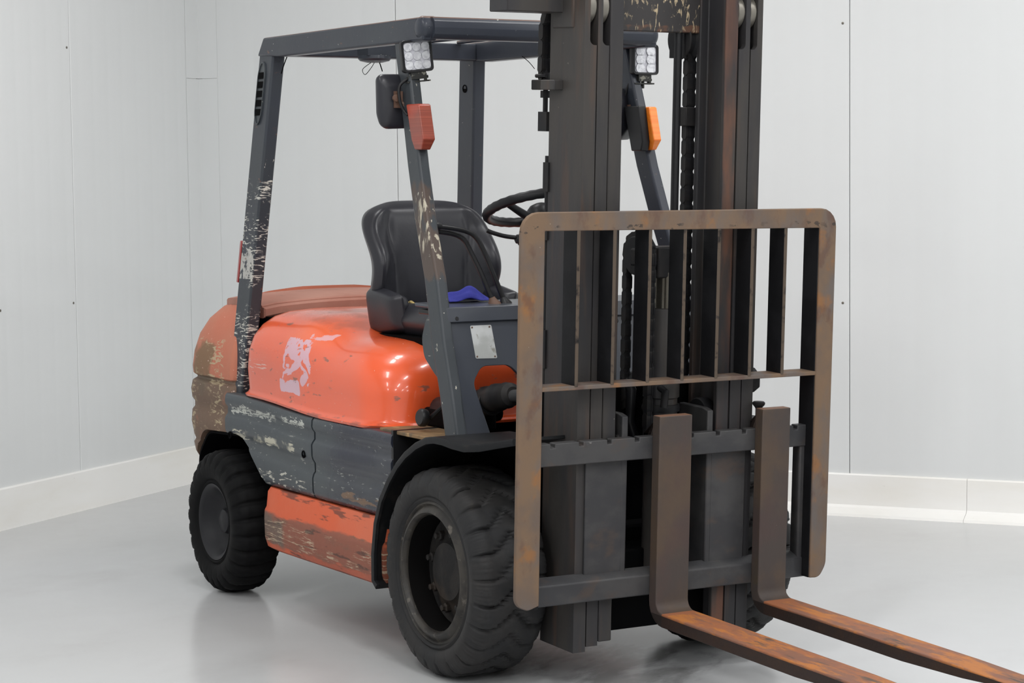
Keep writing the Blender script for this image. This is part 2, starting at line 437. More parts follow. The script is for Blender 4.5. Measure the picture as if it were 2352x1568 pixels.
M['lens_red'] = material('signal_lens_red', lin(160, 58, 36), .35, coat=.2, layers=[dict(col=lin(118, 62, 50), scale=(6, 6, 9), th=.48, soft=.1, amt=.7), dict(col=lin(176, 92, 70), scale=(2, 2, 260), th=.55, soft=.1, amt=.35)])
M['lens_amber'] = material('signal_lens_amber', lin(236, 120, 28), .3, coat=.3, layers=[dict(col=lin(246, 150, 60), scale=(90, 2, 90), th=.5, soft=.1, amt=.5)])
M['chrome'] = material('reflector_silver', lin(232, 232, 236), .22, metal=.6, layers=[dict(col=lin(170, 170, 176), scale=90, th=.5, soft=.1, amt=.5)])
M['mirror_glass'] = material('mirror_silver', lin(225, 226, 228), .05, metal=1.0)
M['lamp_glass'] = material('lamp_lens', lin(186, 186, 194), .25, layers=[dict(col=lin(226, 226, 232), scale=80, th=.5, soft=.12, amt=.7)], coat=.5)
M['steel'] = material('bare_steel', lin(120, 116, 108), .4, metal=.5)
M['bracket'] = material('lamp_bracket_metal', lin(44, 44, 42), .35, metal=.3, layers=[dict(col=lin(150, 148, 136), scale=60, th=.6, soft=.06, amt=.7)])
M['piston'] = material('piston_chrome', lin(96, 92, 84), .2, metal=.8, layers=[dict(col=lin(60, 54, 46), scale=(30, 30, 3), th=.5, soft=.1, amt=.6)])
M['rusty_small'] = material('rusty_bracket', lin(96, 70, 56), .6)
M['cloth'] = material('blue_cloth', lin(52, 56, 150), .85, bump=(160, 3, .0008), layers=[dict(col=lin(38, 42, 120), scale=16, th=.55, soft=.1, amt=.6)])
M['strap'] = material('seat_strap', lin(186, 164, 104), .8, layers=[dict(col=lin(112, 96, 62), scale=40, th=.55, soft=.06, amt=.7)])
M['mat'] = material('floor_plate', lin(132, 104, 70), .7, layers=[dict(col=lin(84, 74, 60), scale=14, th=.54, soft=.08, amt=.8), dict(col=lin(180, 146, 100), scale=20, th=.64, soft=.05, amt=.7)])
M['red'] = material('red_reflector', lin(150, 34, 30), .3, coat=.3)

# ------------------------------------------------------------------ the room
def room_obj(name, mb, mat, parent=None, **k):
    o = obj(name, mb, mat, parent, **k)
    if parent is None:
        o.rotation_euler = (0, 0, PHI)
        o['kind'] = 'structure'
    return o

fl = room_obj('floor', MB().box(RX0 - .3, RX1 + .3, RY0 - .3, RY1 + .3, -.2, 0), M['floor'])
room_obj('ceiling', MB().box(RX0 - .3, RX1 + .3, RY0 - .3, RY1 + .3, RZ, RZ + .2), M['ceiling'])
room_obj('wall_front', MB().box(RX1, RX1 + .1, RY0 - .1, RY1 + .1, 0, RZ), M['wall'])
room_obj('wall_right', MB().box(RX0 - .1, RX1 + .1, RY1, RY1 + .1, 0, RZ), M['wall'])
wb = room_obj('wall_back', MB().box(RX0 - .14, RX0 - .06, RY0 - .14, RY1, 0, RZ), M['joint'])
wl = room_obj('wall_left', MB().box(RX0 - .06, RX1, RY0 - .14, RY0 - .06, 0, RZ), M['joint'])

def ribbed_panel(a0, a1, z0, z1, face, axis, pitch=.058):
    """one sandwich panel: face sheet with shallow trapezoid lines, running along a0..a1"""
    prof = [(a0 + .0, -.055), (a0 + .0006, -.003), (a0 + .004, 0)]
    n = int((a1 - a0 - .03) / pitch)
    st = (a1 - a0) / n
    for i in range(1, n):
        c = a0 + i * st
        d = -.0003
        if i % 2:
            prof += [(c - .014, 0), (c - .009, d), (c + .009, d), (c + .014, 0)]
        else:
            prof += [(c - .005, 0), (c, d * .35), (c + .005, 0)]
    prof += [(a1 - .004, 0), (a1 - .0006, -.003), (a1, -.055)]
    mb = MB()
    rings = []
    for z in (z0, z1):
        ring = []
        for a, h in prof:
            ring.append((face + h, a, z) if axis == 'y' else (a, face + h, z))
        rings.append(ring)
    n = len(prof)
    mb.add([p for r in rings for p in r], [(i, i + 1, n + i + 1, n + i) for i in range(n - 1)] + [tuple(range(n)), tuple(range(2 * n - 1, n - 1, -1)), (0, n, 2 * n - 1, n - 1)])
    return mb

seams = [RY0 + .02] + [-2.337 + 1.158 * i for i in range(0, 9)]
for a, b in zip(seams[:-1], seams[1:]):
    if a < RY1:
        room_obj('wall_panel', ribbed_panel(a + .001, b - .001, .186, RZ, RX0, 'y'), M['wall'], wb, smooth=12)
seams = [RX0 + .02] + [-2.09 + 1.158 * i for i in range(0, 11)]
for a, b in zip(seams[:-1], seams[1:]):
    if a < RX1:
        room_obj('wall_panel', ribbed_panel(a + .001, b - .001, .188, RZ, RY0, 'x'), M['wall'], wl, smooth=12)
# folded corner flashing, in two lengths
for z0, z1 in ((.19, 2.086), (2.088, RZ)):
    t = MB().prism([(RX0 + .001, RY0 + .001), (RX0 + .12, RY0 + .001), (RX0 + .12, RY0 + .003), (RX0 + .003, RY0 + .003),
                    (RX0 + .003, RY0 + .115), (RX0 + .001, RY0 + .115)], 'Z', z0, z1)
    room_obj('corner_flashing', t, M['wall'], wb, smooth=20)
# screws in the joints
for y in (-2.337, -.03):
    for z in (.975, 2.25):
        room_obj('screw', MB().lathe([(.006, -.004), (.006, .0015), (.003, .003)], (RX0, y + (-.022 if y > -1 else .0), z), (1, 0, 0), 10), M['steel'], wb)
for x in (-2.065, -1.5):
    for z in (.995, 2.20):
        room_obj('screw', MB().lathe([(.006, -.004), (.006, .0015), (.003, .003)], (x, RY0, z), (0, 1, 0), 10), M['steel'], wl)
# plinth along both walls: upright face, and a toe on the back one
bp = [(RX0 - .05, .188), (RX0 + .012, .188), (RX0 + .016, .182), (RX0 + .022, .045), (RX0 + .030, .034), (RX0 + .085, .012), (RX0 + .09, 0), (RX0 - .05, 0)]
bb = room_obj('baseboard_back', MB().prism([(a, z) for a, z in bp], 'Y', RY0 + .02, .528), M['plinth'], smooth=14)
room_obj('plinth_length', MB().prism([(a, z) for a, z in bp], 'Y', .5295, RY1), M['plinth'], bb, smooth=14)
bl = [(RY0 - .05, .190), (RY0 + .010, .190), (RY0 + .014, .184), (RY0 + .020, .008), (RY0 + .022, 0), (RY0 - .05, 0)]
mb = MB()
mb.prism([(y, z) for y, z in bl], 'X', RX0 + .02, RX1)
room_obj('baseboard_left', mb, M['plinth'], smooth=14)

# ------------------------------------------------------------------ the forklift
ROOT = bpy.data.objects.new('forklift', None)
COL.objects.link(ROOT)
ROOT.rotation_euler = (-0.008, 0, 0)
ROOT.empty_display_size = .3
ROOT['label'] = 'worn orange and grey forklift truck with rusty forks and tall steel mast'
ROOT['category'] = 'forklift'
T = ROOT

# ---- wheels
def tyre_mesh(cx, yc, zc, out, R, W, rbead, lugs, depth, style, seed=1):
    """out = -1 / +1 : which way the outer face looks along Y"""
    rnd = random.Random(seed)
    h = W / 2
    # profile (r, w) with w>0 towards the outside
    prof = [(rbead - .02, h - .035), (rbead, h - .012), (rbead + .004, h - .008), (rbead + .012, h - .014), (rbead + .022, h - .004), ((rbead + R) / 2, h), (R - .045, h - .003), (R - .026, h - .010), (R - .012, h - .022), (R - .003, h - .042)]
    nt = 12
    for i in range(1, nt):
        t = -1 + 2 * i / nt
        prof.append((R - .006 * t * t * abs(t) , -t * (h - .042)))
    prof += [(R - .003, -h + .042), (R - .012, -h + .022), (R - .026, -h + .010), (R - .045, -h + .003), ((rbead + R) / 2, -h), (rbead, -h + .012), (rbead - .02, -h + .035)]
    per = 24
    nth = lugs * per
    jit = [rnd.uniform(.6, 1.3) for _ in range(lugs)]
    chips = [rnd.uniform(-1, 1) for _ in range(nth)]
    mb = MB()
    verts = []
    for j in range(nth):
        th = 2 * math.pi * j / nth
        for r, w in prof:
            v = w / h                                   # +1 outer .. -1 inner
            if style == 'chevron':
                a = abs(v)
                off = .0 if a > .50 else (.50 - a) * 1.5
                width = .105
            else:
                off = .35 * max(0, -v) + .12 * (1 - v * v)
                width = .20
            ph = (j / per + off) % 1.0
            d = min(ph, 1 - ph)
            lug = int(j / per + off) % lugs
            g = 1 - sstep(width * .35, width, d)
            edge = sstep(R - .060, R - .015, r)
            pil = (.0015 if style == 'chevron' else .003) * math.cos(2 * math.pi * ph) * edge
            fade = 1.0 if style != 'chevron' else (.55 if abs(v) > .78 else 1)
            dr = -g * depth * jit[lug] * edge * fade - pil
            if abs(v) > .8:
                dr += chips[j] * .0022 * edge
            rr = r + dr
            ww = w - (g * .007 * edge if v > .8 else 0) + (g * .007 * edge if v < -.8 else 0)
            verts.append((cx + rr * math.sin(th), yc + out * ww, zc + rr * math.cos(th)))
    n = len(prof)
    fs = []
    for j in range(nth):
        j2 = (j + 1) % nth
        for i in range(n - 1):
            fs.append((j * n + i, j * n + i + 1, j2 * n + i + 1, j2 * n + i))
    return mb.add(verts, fs)

def wheel(name, cx, yc, out, R, W, rring, lugs, style, tm, seed, z0):
    ax = (0, out, 0)
    c = (cx, yc, z0)
    h = W / 2
    if name == 'front_wheel':
        rl = rring - .030
        prof = [(rring - .004, h - .040), (rring - .003, h - .016), (rring - .010, h - .012), (rring - .016, h - .020), (rring - .022, h - .016), (rl, h - .006), (rl - .008, h - .004), (rl - .014, h - .012), (rl - .018, h - .026), (rl - .012, h - .045)]
    else:
        prof = [(rring - .006, h - .045), (rring - .001, h - .018), (rring - .004, h - .012), (rring - .010, h - .014), (rring - .022, h - .022), (rring - .034, h - .05), (rring - .06, h - .072), (.07, h - .082), (.052, h - .08), (.05, h - .066), (.044, h - .052), (.03, h - .045), (0, h - .043), (0, -h + .02), (rring - .02, -h + .02)]
    w = obj(name, MB().lathe(prof, c, ax, 64, close=True), M['rim'] if name == 'front_wheel' else M['rim2'], T, smooth=40)
    obj('tire', tyre_mesh(cx, yc, z0, out, R, W, rring, lugs, .014 if name == 'front_wheel' else .009, style, seed), tm, w, smooth=50)
    if name == 'front_wheel':
        obj('rim_well', MB().lathe([(rl - .012, h - .03), (rl - .0185, h - .024), (rl - .020, -.05), (0, -.05), (0, -h + .02), (rring - .02, -h + .02)], c, ax, 48, close=True), M['well'], w, smooth=40)
        obj('wheel_disc', MB().lathe([(rl - .021, -.05), (rl - .021, .028), (rl - .030, .036), (rl - .042, .032), (.108, .048), (.10, .054), (.092, .066), (.06, .070), (.03, .076), (0, .078), (0, -.05)], c, ax, 48), M['disc'], w, smooth=40)
        for k in range(8):
            a = 2 * math.pi * (k + .3) / 8
            p = (cx + .125 * math.sin(a), yc + out * .042, z0 + .125 * math.cos(a))
            obj('wheel_nut', MB().lathe([(.016, -.01), (.016, .014), (.010, .018), (.010, .028), (0, .03)], p, ax, 6), M['disc'], w, smooth=20)
    return w

FR, FW = .3345, .262
wheel('front_wheel', 0, -.480, -1, FR, FW, .232, 25, 'chevron', M['rubber'], 3, FR - .0035)
wheel('front_wheel', 0, .480, 1, FR, FW, .232, 25, 'chevron', M['rubber'], 5, FR + .0045)
RR_, RW = .272, .19
wheel('rear_wheel', -1.742, -.522, -1, RR_, RW, .151, 26, 'bar', M['rubber2'], 7, RR_ - .004)
wheel('rear_wheel', -1.742, .522, 1, RR_, RW, .151, 26, 'bar', M['rubber2'], 9, RR_ + .005)

# ---- chassis in the dark underneath
obj('chassis', MB().box(-2.0, .10, -.34, .34, .20, .70).box(-.5, .12, -.30, .30, .16, .3), M['black'], T, bevel=.01)
obj('front_axle', MB().tube([(0, -.36, .33), (0, .36, .33)], .09, 16).box(-.11, .20, -.2, .2, .20, .46), M['black'], T, bevel=.01)
obj('rear_axle', MB().box(-1.80, -1.68, -.44, .44, .22, .36), M['black'], T, bevel=.01)

# ---- counterweight
def dring(z, inset, x1=-1.70, xr=-2.30, yh=.545, r=.24):
    return rrect(xr + inset, x1, -yh + inset, yh - inset, z, (.03, max(.05, min(r, yh - inset - .03))), 8)
cw = MB()
rings = []
for z, i in ((.40, .10), (.43, .045), (.50, .012), (.535, .007), (.55, .013), (.565, .008), (.62, .0), (.665, .003), (.68, .011), (.70, .011), (.715, .003), (.75, .0), (.782, .005), (.794, .020), (.803, .020), (.812, .008), (.84, .006), (.90, .012), (.97, .03), (1.03, .06), (1.075, .10), (1.11, .155), (1.135, .23), (1.15, .32)):
    rings.append(dring(z, i, r=.26))
cw.loft(rings)
CWCUT = True
def arch(x, y, z):
    return x, y, z
cwo = obj('counterweight', cw, M['weight'], T, smooth=40)
# wheel arch cut out of counterweight and side panel
def cutter(mb):
    me = bpy.data.meshes.new('cut'); me.from_pydata(mb.v, [], mb.f)
    bm = bmesh.new(); bm.from_mesh(me); bmesh.ops.recalc_face_normals(bm, faces=bm.faces); bm.to_mesh(me); bm.free()
    return bpy.data.objects.new('cut', me)
def boolean(o, mb):
    """cut mb out of o and bake the result into o's mesh"""
    c = cutter(mb); COL.objects.link(c)
    if o.matrix_world != o.matrix_basis:
        pass
    c.parent = o.parent
    m = o.modifiers.new('cut', 'BOOLEAN'); m.operation = 'DIFFERENCE'; m.solver = 'EXACT'; m.object = c
    bpy.context.view_layer.update()
    dg = bpy.context.evaluated_depsgraph_get()
    me = bpy.data.meshes.new_from_object(o.evaluated_get(dg))
    o.modifiers.remove(m)
    old = o.data
    me.name = old.name
    o.data = me
    bpy.data.objects.remove(c)
ARCH = rpoly([(-2.09, .0), (-2.09, .50), (-1.98, .60), (-1.62, .615), (-1.50, .545), (-1.365, .44), (-1.365, .0)], [0, .1, .12, .14, .1, .05, 0], 5)
boolean(cwo, MB().prism(ARCH, 'Y', -.8, -.30).prism(ARCH, 'Y', .30, .8).box(-1.96, -1.5, -.425, .425, 1.0, 1.4))
obj('wheel_arch_liner', MB().box(-2.08, -1.38, -.32, .32, .42, .70), M['black'], T)

# black liners inside the rear wheel arches
for s in (-1, 1):
    path = [q for q in ARCH if q[1] > .01]
    path = [(path[0][0], .40)] + [q for q in path if q[1] > .41] + [(path[-1][0], .44)]
    mx, mz = -1.74, .30
    r1 = [(mx + (x - mx) * (.992 if x > mx else .90), z - .004) for x, z in path]
    r2 = [(mx + (x - mx) * (.975 if x > mx else .88), z - .012) for x, z in path]
    obj('arch_liner', MB().prism(r1 + r2[::-1], 'Y', s * .30, s * .532), M['black'], T, smooth=40)

# ---- side panels (ribbed step panels)
def side_panel(x0, x1, s):
    """profile across: three broad ribs with shallow channels between"""
    prof = [(.50, .462), (.535, .448), (.545, .455), (.552, .475), (.553, .52), (.549, .535), (.542, .545), (.543, .575), (.551, .588), (.555, .60), (.556, .64), (.551, .650), (.543, .66), (.543, .685), (.551, .695), (.555, .706), (.553, .728), (.545, .738), (.50, .742)]
    mb = MB()
    rings = []
    n = 16
    for i in range(n + 1):
        x = x0 + (x1 - x0) * i / n
        top = .026 * sstep(.95, 1.6, -x)
        ring = [(x, s * y, z + (top if z > .5 else 0)) for y, z in prof]
        rings.append(ring + [(x, s * .45, .738), (x, s * .45, .465)])
    mb.loft(rings)
    return mb
for s in (-1, 1):
    o = obj('side_panel', side_panel(-1.735, -.972, s), M['panel'], T, smooth=50, bevel=.004)
    o.modifiers.clear()
    boolean(o, MB().prism(ARCH, 'Y', -.8, -.30).prism(ARCH, 'Y', .30, .8))
    for x, z in ((-1.69, .605), (-1.035, .60)):
        obj('fastener_hole', MB().lathe([(.014, 0), (.014, .004), (.010, .006), (.008, -.004), (0, -.004)], (x, s * .553, z), (0, s, 0), 16), M['black'], o)
    o = obj('step_panel', side_panel(-.960, -.36, s), M['panel'], T, smooth=50)
    obj('panel_front', MB().box(-.37, -.355, s * .34, s * .548, .46, .75), M['plastic'], o)
    # lower side tank
    tp = [(.30, .445), (.548, .445), (.560, .43), (.566, .375), (.574, .362), (.576, .34), (.574, .262), (.562, .225), (.53, .208), (.30, .205)]
    mb = MB()
    rings = []
    for x, k in ((-1.366, .03), (-1.360, .012), (-1.34, .002), (-1.3, 0), (-.9, 0), (-.38, 0)):
        rings.append([(x, s * (y - k * (y > .4)), z + (k if z < .3 else 0)) for y, z in tp])
    mb.loft(rings)
    obj('side_tank', mb, M['tank'], T, smooth=40)
    obj('floor_step', MB().box(-.48, .02, s * .30, s * .535, .735, .748), M['mat'], T, bevel=.003)

# ---- hood over the engine
def hz(x, z):
    k = min(1, max(0, (z - .80) / .22))
    low = .030 * sstep(.85, 1.5, -x) * min(1, max(0, 1 - (z - .735) / .25))
    return z + .066 * sstep(.86, 1.20, -x) * k + low
hd = []
for z, x0, x1, yh, rf in ((.738, -1.64, -.462, .550, .15), (.747, -1.64, -.460, .553, .15), (.754, -1.64, -.470, .541, .15), (.766, -1.64, -.474, .535, .15), (.84, -1.64, -.462, .541, .17), (.90, -1.64, -.470, .535, .18), (.945, -1.63, -.492, .518, .19), (.98, -1.615, -.528, .488, .19), (1.003, -1.60, -.58, .446, .18), (1.016, -1.58, -.64, .395, .17), (1.022, -1.55, -.72, .33, .15), (1.024, -1.50, -.80, .25, .12), (1.024, -1.4, -.95, .12, .08)):
    rg = rrect(x0, x1, -yh, yh, z, (rf, .12), 9)
    # extra points along the long sides so the crown can bend
    out = []
    for i, p in enumerate(rg):
        out.append(p)
        q = rg[(i + 1) % len(rg)]
        if i in (9, 29):
            for k in range(1, 16):
                t = k / 16
                out.append((p[0] + (q[0] - p[0]) * t, p[1] + (q[1] - p[1]) * t, p[2]))
    hd.append(out)
def hoodmap(x, y, z):
    return x, y, hz(x, z)
hood = obj('hood', MB().loft(hd).map(hoodmap), M['orange'], T, smooth=60)
# raised edge of the lip where a mounting bolt sits
0 and obj('hood_bolt', MB().lathe([(.016, -.01), (.016, .012), (.011, .018), (0, .019)], (-1.485, -.545, .80), (0, -1, 0), 14), M['steel'], hood)
# cover between hood and counterweight, crowned across
def cover_ring(x, dz, yh=.425, th=.046):
    n = 14
    top = []
    for i in range(n + 1):
        y = -yh + 2 * yh * i / n
        top.append((x, y, 1.121 - .115 * y * y - .5 * max(0, abs(y) - .37) ** 1.6 + dz))
    bot = [(x, y, z - th) for x, y, z in reversed(top)]
    return top + bot
obj('cover_lip', MB().loft([cover_ring(-1.652, -.014, .416, .026), cover_ring(-1.657, -.008, .422, .038), cover_ring(-1.664, -.006, .424, .042), cover_ring(-1.70, -.006, .424, .042)]), M['faded'], T, smooth=28)
cv = MB().loft([cover_ring(-1.668, -.002, .424, .012), cover_ring(-1.672, .003, .426, .02), cover_ring(-1.69, .007, .428), cover_ring(-1.80, .018, .428), cover_ring(-1.90, .022, .425), cover_ring(-2.0, .014, .42), cover_ring(-2.06, .0, .40)])
obj('radiator_cover', cv, M['faded'], T, smooth=28)
obj('cover_slot', MB().prism([(-1.655, 1.119), (-1.6555, 1.117), (-1.66, 1.117), (-1.66, 1.119)], 'Y', -.30, .30), M['black'], T) if False else None
obj('hood_gap_filler', MB().box(-1.97, -1.60, -.415, .415, .72, 1.055), M['black'], T)

# ---- overhead guard
def post(path, dx, dy, s, name, mat):
    """path: (z, front x, outer |y|)"""
    rings = []
    for z, x, y in path:
        rings.append([(x, s * y, z), (x, s * (y - dy), z), (x - dx, s * (y - dy), z), (x - dx, s * y, z)])
    return obj(name, MB().loft(rings), mat, T, bevel=.008, seg=3, smooth=30)
FP = [(.755, .028, .519), (.90, -.025, .511), (1.06, -.090, .503), (1.258, -.150, .494), (1.45, -.232, .484), (1.621, -.296, .474), (1.856, -.366, .463), (2.05, -.425, .454)]
RP = [(.725, -1.664, .523), (1.40, -1.563, .490), (2.05, -1.470, .456)]
for s in (-1, 1):
    post(FP, .085, .040, s, 'guard_front_post', M['fpost' if s < 0 else 'guard'])
    rp = post(RP, .122, .052, s, 'guard_rear_post', M['post' if s < 0 else 'guard'])
    # side rail, chamfered at the back
    obj('guard_side_rail', MB().prism([(-1.600, 2.040), (-1.545, 2.106), (-.29, 2.108), (-.29, 2.030), (-1.42, 2.030), (-1.47, 2.034)], 'Y', s * .462, s * .408), M['guard'], T, bevel=.007, seg=3)
    obj('guard_end_cap', MB().lathe([(.034, 0), (.040, .006), (.040, .045), (.034, .056), (.02, .062), (0, .063)], (-.315, s * .405, 2.072), (0, s, 0), 28), M['guard'], T, smooth=40)
bar = [(-.30 + .034 * c, 2.072 + .036 * t) for c, t in ((1, -.6), (1.1, 0), (1, .6), (.6, 1), (-1, 1), (-1, -1), (.6, -1))]
obj('guard_front_bar', MB().prism(rpoly(bar, .008, 2), 'Y', -.43, .43), M['guard'], T, smooth=40)
obj('guard_rear_bar', MB().prism([(-1.53, 2.036), (-1.53, 2.10), (-1.46, 2.10), (-1.46, 2.036)], 'Y', -.41, .41), M['guard'], T, bevel=.006)
for k in range(6):
    y = -.33 + .132 * k
    obj('guard_roof_bar', MB().box(-1.46, -.33, y - .012, y + .012, 2.098, 2.110), M['guard'], T, bevel=.004)

# ventilation insert in the rear post, seen from the side
def on_post(z):
    for (z0, x0, y0), (z1, x1, y1) in zip(RP[:-1], RP[1:]):
        if z0 <= z <= z1:
            t = (z - z0) / (z1 - z0)
            return x0 + (x1 - x0) * t, y0 + (y1 - y0) * t
def post_pt(z, u, d):
    x, y = on_post(z)
    return (x - .122 * u, -(y + d), z)
gm = MB()
ring_o = [post_pt(1.90 + .12 * math.sin(a) * .98, .62 + .26 * max(-1, min(1, 1.25 * math.cos(a))), 0) for a in [2 * math.pi * k / 32 for k in range(32)]]
ring_t = [(x, y - .006, z) for x, y, z in ring_o]
cx_, cy_, cz_ = [sum(p[i] for p in ring_o) / 32 for i in range(3)]
ring_i = [(cx_ + (x - cx_) * .86, y - .006, cz_ + (z - cz_) * .95) for x, y, z in ring_o]
ring_b = [(x, y + .004, z) for x, y, z in ring_i]
gr = obj('post_vent', gm.loft([ring_o, ring_t, ring_i, ring_b]), M['grey'], T, smooth=30)
for k in range(5):
    z = 1.978 - .034 * k
    a, b = post_pt(z, .40, .0055), post_pt(z, .84, .0055)
    c, d = post_pt(z - .024, .84, .0055), post_pt(z - .024, .40, .0055)
    mb = MB().add([a, b, c, d] + [(p[0], p[1] + .012, p[2]) for p in (a, b, c, d)], [(0, 1, 2, 3), (4, 7, 6, 5), (0, 4, 5, 1), (1, 5, 6, 2), (2, 6, 7, 3), (3, 7, 4, 0)])
    obj('vent_slot', mb, M['black'], gr)
# red rear lamp strip peeping out behind the right rear post
lm = MB()
lm.loft([[(x, y, z) for x, y in ((px - .126, -py), (px - .150, -py + .004), (px - .150, -py + .05), (px - .126, -py + .05))] for z, px, py in [(z, *on_post(z)) for z in (1.185, 1.26, 1.345)]])
obj('tail_lamp', lm, M['red'], T, bevel=.003)
# small hole in left rear post
x, y = on_post(1.93)
obj('post_hole', MB().lathe([(.016, 0), (.016, .003), (.013, .003), (.012, -.002), (0, -.002)], (x - .07, y - .052, 1.93), (0, -1, 0), 16), M['black'], T)
# dome lamp base under the roof with loose wires
dl = obj('dome_lamp_base', MB().lathe([(.060, 0), (.062, .012), (.055, .02), (.03, .026), (0, .026)], (-1.30, -.12, 2.036), (0, 0, -1), 24).box(-1.345, -1.255, -.17, -.07, 2.034, 2.06), M['guard'], T, smooth=30)
def wire(pts, r=.0016, name='wire', parent=T, mat='black'):
    P = [Vector(p) for p in pts]
    out = []
    for i in range(len(P) - 1):
        a = P[max(i - 1, 0)]; b = P[i]; c = P[i + 1]; d = P[min(i + 2, len(P) - 1)]
        for k in range(6):
            t = k / 6
            out.append(.5 * ((2 * b) + (c - a) * t + (2 * a - 5 * b + 4 * c - d) * t * t + (3 * b - a - 3 * c + d) * t ** 3))
    out.append(P[-1])
    return obj(name, MB().tube(out, r, 6), M[mat], parent, smooth=80)
wire([(-1.30, -.135, 2.01), (-1.31, -.165, 1.985), (-1.30, -.16, 1.965), (-1.29, -.14, 1.99), (-1.30, -.12, 2.012)], .0012, parent=dl)
wire([(-1.30, -.10, 2.012), (-1.30, -.092, 1.99), (-1.30, -.088, 1.978)], .002, parent=dl)
wire([(-1.455, -.405, 2.035), (-1.455, -.42, 2.00), (-1.46, -.428, 1.97)], .002)
wire([(-1.10, .40, 2.036), (-1.10, .43, 2.015), (-1.10, .455, 1.99)], .0015)

# ---- work lamps, turn signals, mirrors on the front posts
def work_lamp(c, tilt, yaw=0.0, left=False):
    """square LED lamp facing forward; c = centre of front face"""
    R = Matrix.Translation(c) @ Matrix.Rotation(yaw, 4, 'Z') @ Matrix.Rotation(tilt, 4, 'X')
    def put(mb):
        return mb.map(lambda x, y, z: tuple(R @ Vector((x, y, z))))
    h = .053
    sq = rpoly([(-h, -h), (h, -h), (h, h), (-h, h)], .012, 5)
    sq2 = rpoly([(-h + .008, -h + .008), (h - .008, -h + .008), (h - .008, h - .008), (-h + .008, h - .008)], .009, 5)
    bk = [(y * .82, z * .82) for y, z in sq]
    body = MB().loft([[(-.040, y, z) for y, z in bk], [(-.022, y, z) for y, z in sq], [(.001, y, z) for y, z in sq], [(.003, y * .98, z * .98) for y, z in sq], [(.002, y, z) for y, z in sq2], [(-.004, y, z) for y, z in sq2]])
    L = obj('work_lamp', put(body), M['plastic'], T, smooth=40)
    cell = MB().box(-.0045, -.0030, -h + .008, h - .008, -h + .008, h - .008)
    g = obj('lamp_lens', put(cell), M['lamp_glass'], L, smooth=30)
    for iy in range(3 if not left else 2):
        for iz in range(3 if not left else 3):
            n = 3 if not left else 2
            yy = (iy - (n - 1) / 2) * (.030 if n == 3 else .043); zz = (iz - 1) * .030
            cup = MB().lathe([(.0145 if n == 3 else .018, .0035), (.012, -.001), (.006, -.0035), (.004, -.003), (0, -.0025)], (-.003, yy, zz), (1, 0, 0), 12)
            obj('led_reflector', put(cup), M['chrome'], L, smooth=40)
    br = MB().prism([(-.030, -.058), (.030, -.058), (.030, -.082), (.024, -.082), (.024, -.066), (-.024, -.066), (-.024, -.082), (-.030, -.082)], 'X', -.030, -.012)
    br.box(-.036, -.006, -.040, .040, -.086, -.081).tube([(-.02, 0, -.10), (-.02, 0, -.05)], .006, 8)
    br.tube([(-.02, -.036, -.070), (-.02, .036, -.070)], .005, 8)
    br.box(-.034, -.004, -.026, .026, -.076, -.052)
    obj('lamp_bracket', put(br), M['bracket'], L, smooth=30)
    return L
work_lamp((-.372, -.438, 1.985), .10, -.20)
work_lamp((-.372, .470, 1.992), .0, -.02, True)
wire([(-.40, -.46, 1.91), (-.41, -.485, 1.885), (-.405, -.487, 1.84), (-.40, -.475, 1.805), (-.385, -.468, 1.79)], .005, 'lamp_cable', mat='plastic')
wire([(-.40, .43, 1.93), (-.42, .415, 1.86), (-.39, .412, 1.78), (-.36, .41, 1.73)], .005, 'lamp_cable', mat='plastic')

def turn_signal(s, y0, y1, lens, base):
    """box leaning with the post; x front follows the post, plus depth"""
    z0, z1 = 1.675, 1.825
    sl = .30
    def ring(z, xo, y0, y1, xi):
        x = -.320 - sl * (z - 1.75)
        return [(x + xo, y0, z), (x + xo, y1, z), (x + xi, y1, z), (x + xi, y0, z)]
    mb = MB().loft([ring(z0, .012, y0 + .006, y1 - .006, -.034), ring(z0 + .034, .046, y0, y1, -.036), ring(z1 - .004, .050, y0, y1, -.036), ring(z1, .046, y0 + .002, y1 - .002, -.034)])
    t = obj('turn_signal', mb, lens, T, bevel=.004, seg=3, smooth=30)
    if base is not None:
        mb = MB().loft([ring(z0 - .003, .0, base[0], base[1], -.06), ring(z0 + .03, .02, base[0], base[1], -.06), ring(z1 + .003, .032, base[0], base[1], -.06)])
        obj('signal_housing', mb, M['plastic'], t, bevel=.004)
    return t
turn_signal(-1, -.478, -.432, M['lens_red'], None)
turn_signal(1, .430, .462, M['lens_amber'], (.398, .4305))

def mirror(s, c, yaw):
    R = Matrix.Translation(c) @ Matrix.Rotation(yaw, 4, 'Z')
    put = lambda mb: mb.map(lambda x, y, z: tuple(R @ Vector((x, y, z))))
    sh = rpoly([(-.062, .092), (.066, .094), (.066, -.086), (-.045, -.090), (-.060, -.04)], [.022, .022, .03, .035, .08], 5)
    rings = []
    for x, k in ((-.012, .98), (-.004, 1.0), (.004, .99), (.012, .93), (.020, .80), (.026, .55), (.028, .2)):
        rings.append([(x, y * k, z * k) for y, z in sh])
    m = obj('mirror', put(MB().loft(rings)), M['vinyl'], T, smooth=60)
    gl = [(y * .93, z * .93) for y, z in sh]
    obj('mirror_glass', put(MB().prism(gl, 'X', -.014, -.011)), M['mirror_glass'], m)
    obj('mirror_bracket', put(MB().box(.02, .045, -.012, .014, -.02, .035).tube([(.035, 0, .0), (.06, .055, -.025), (.05, .09, -.035)], .009, 8).lathe([(.0, .0), (.012, .0), (.012, .012), (0, .014)], (.045, -.012, .012), (1, 0, 0), 10)), M['rusty_small'], m, smooth=30)
    return m
mirror(-1, (-.47, -.475, 1.835), -.10)
mirror(1, (-.44, .415, 1.80), .5)

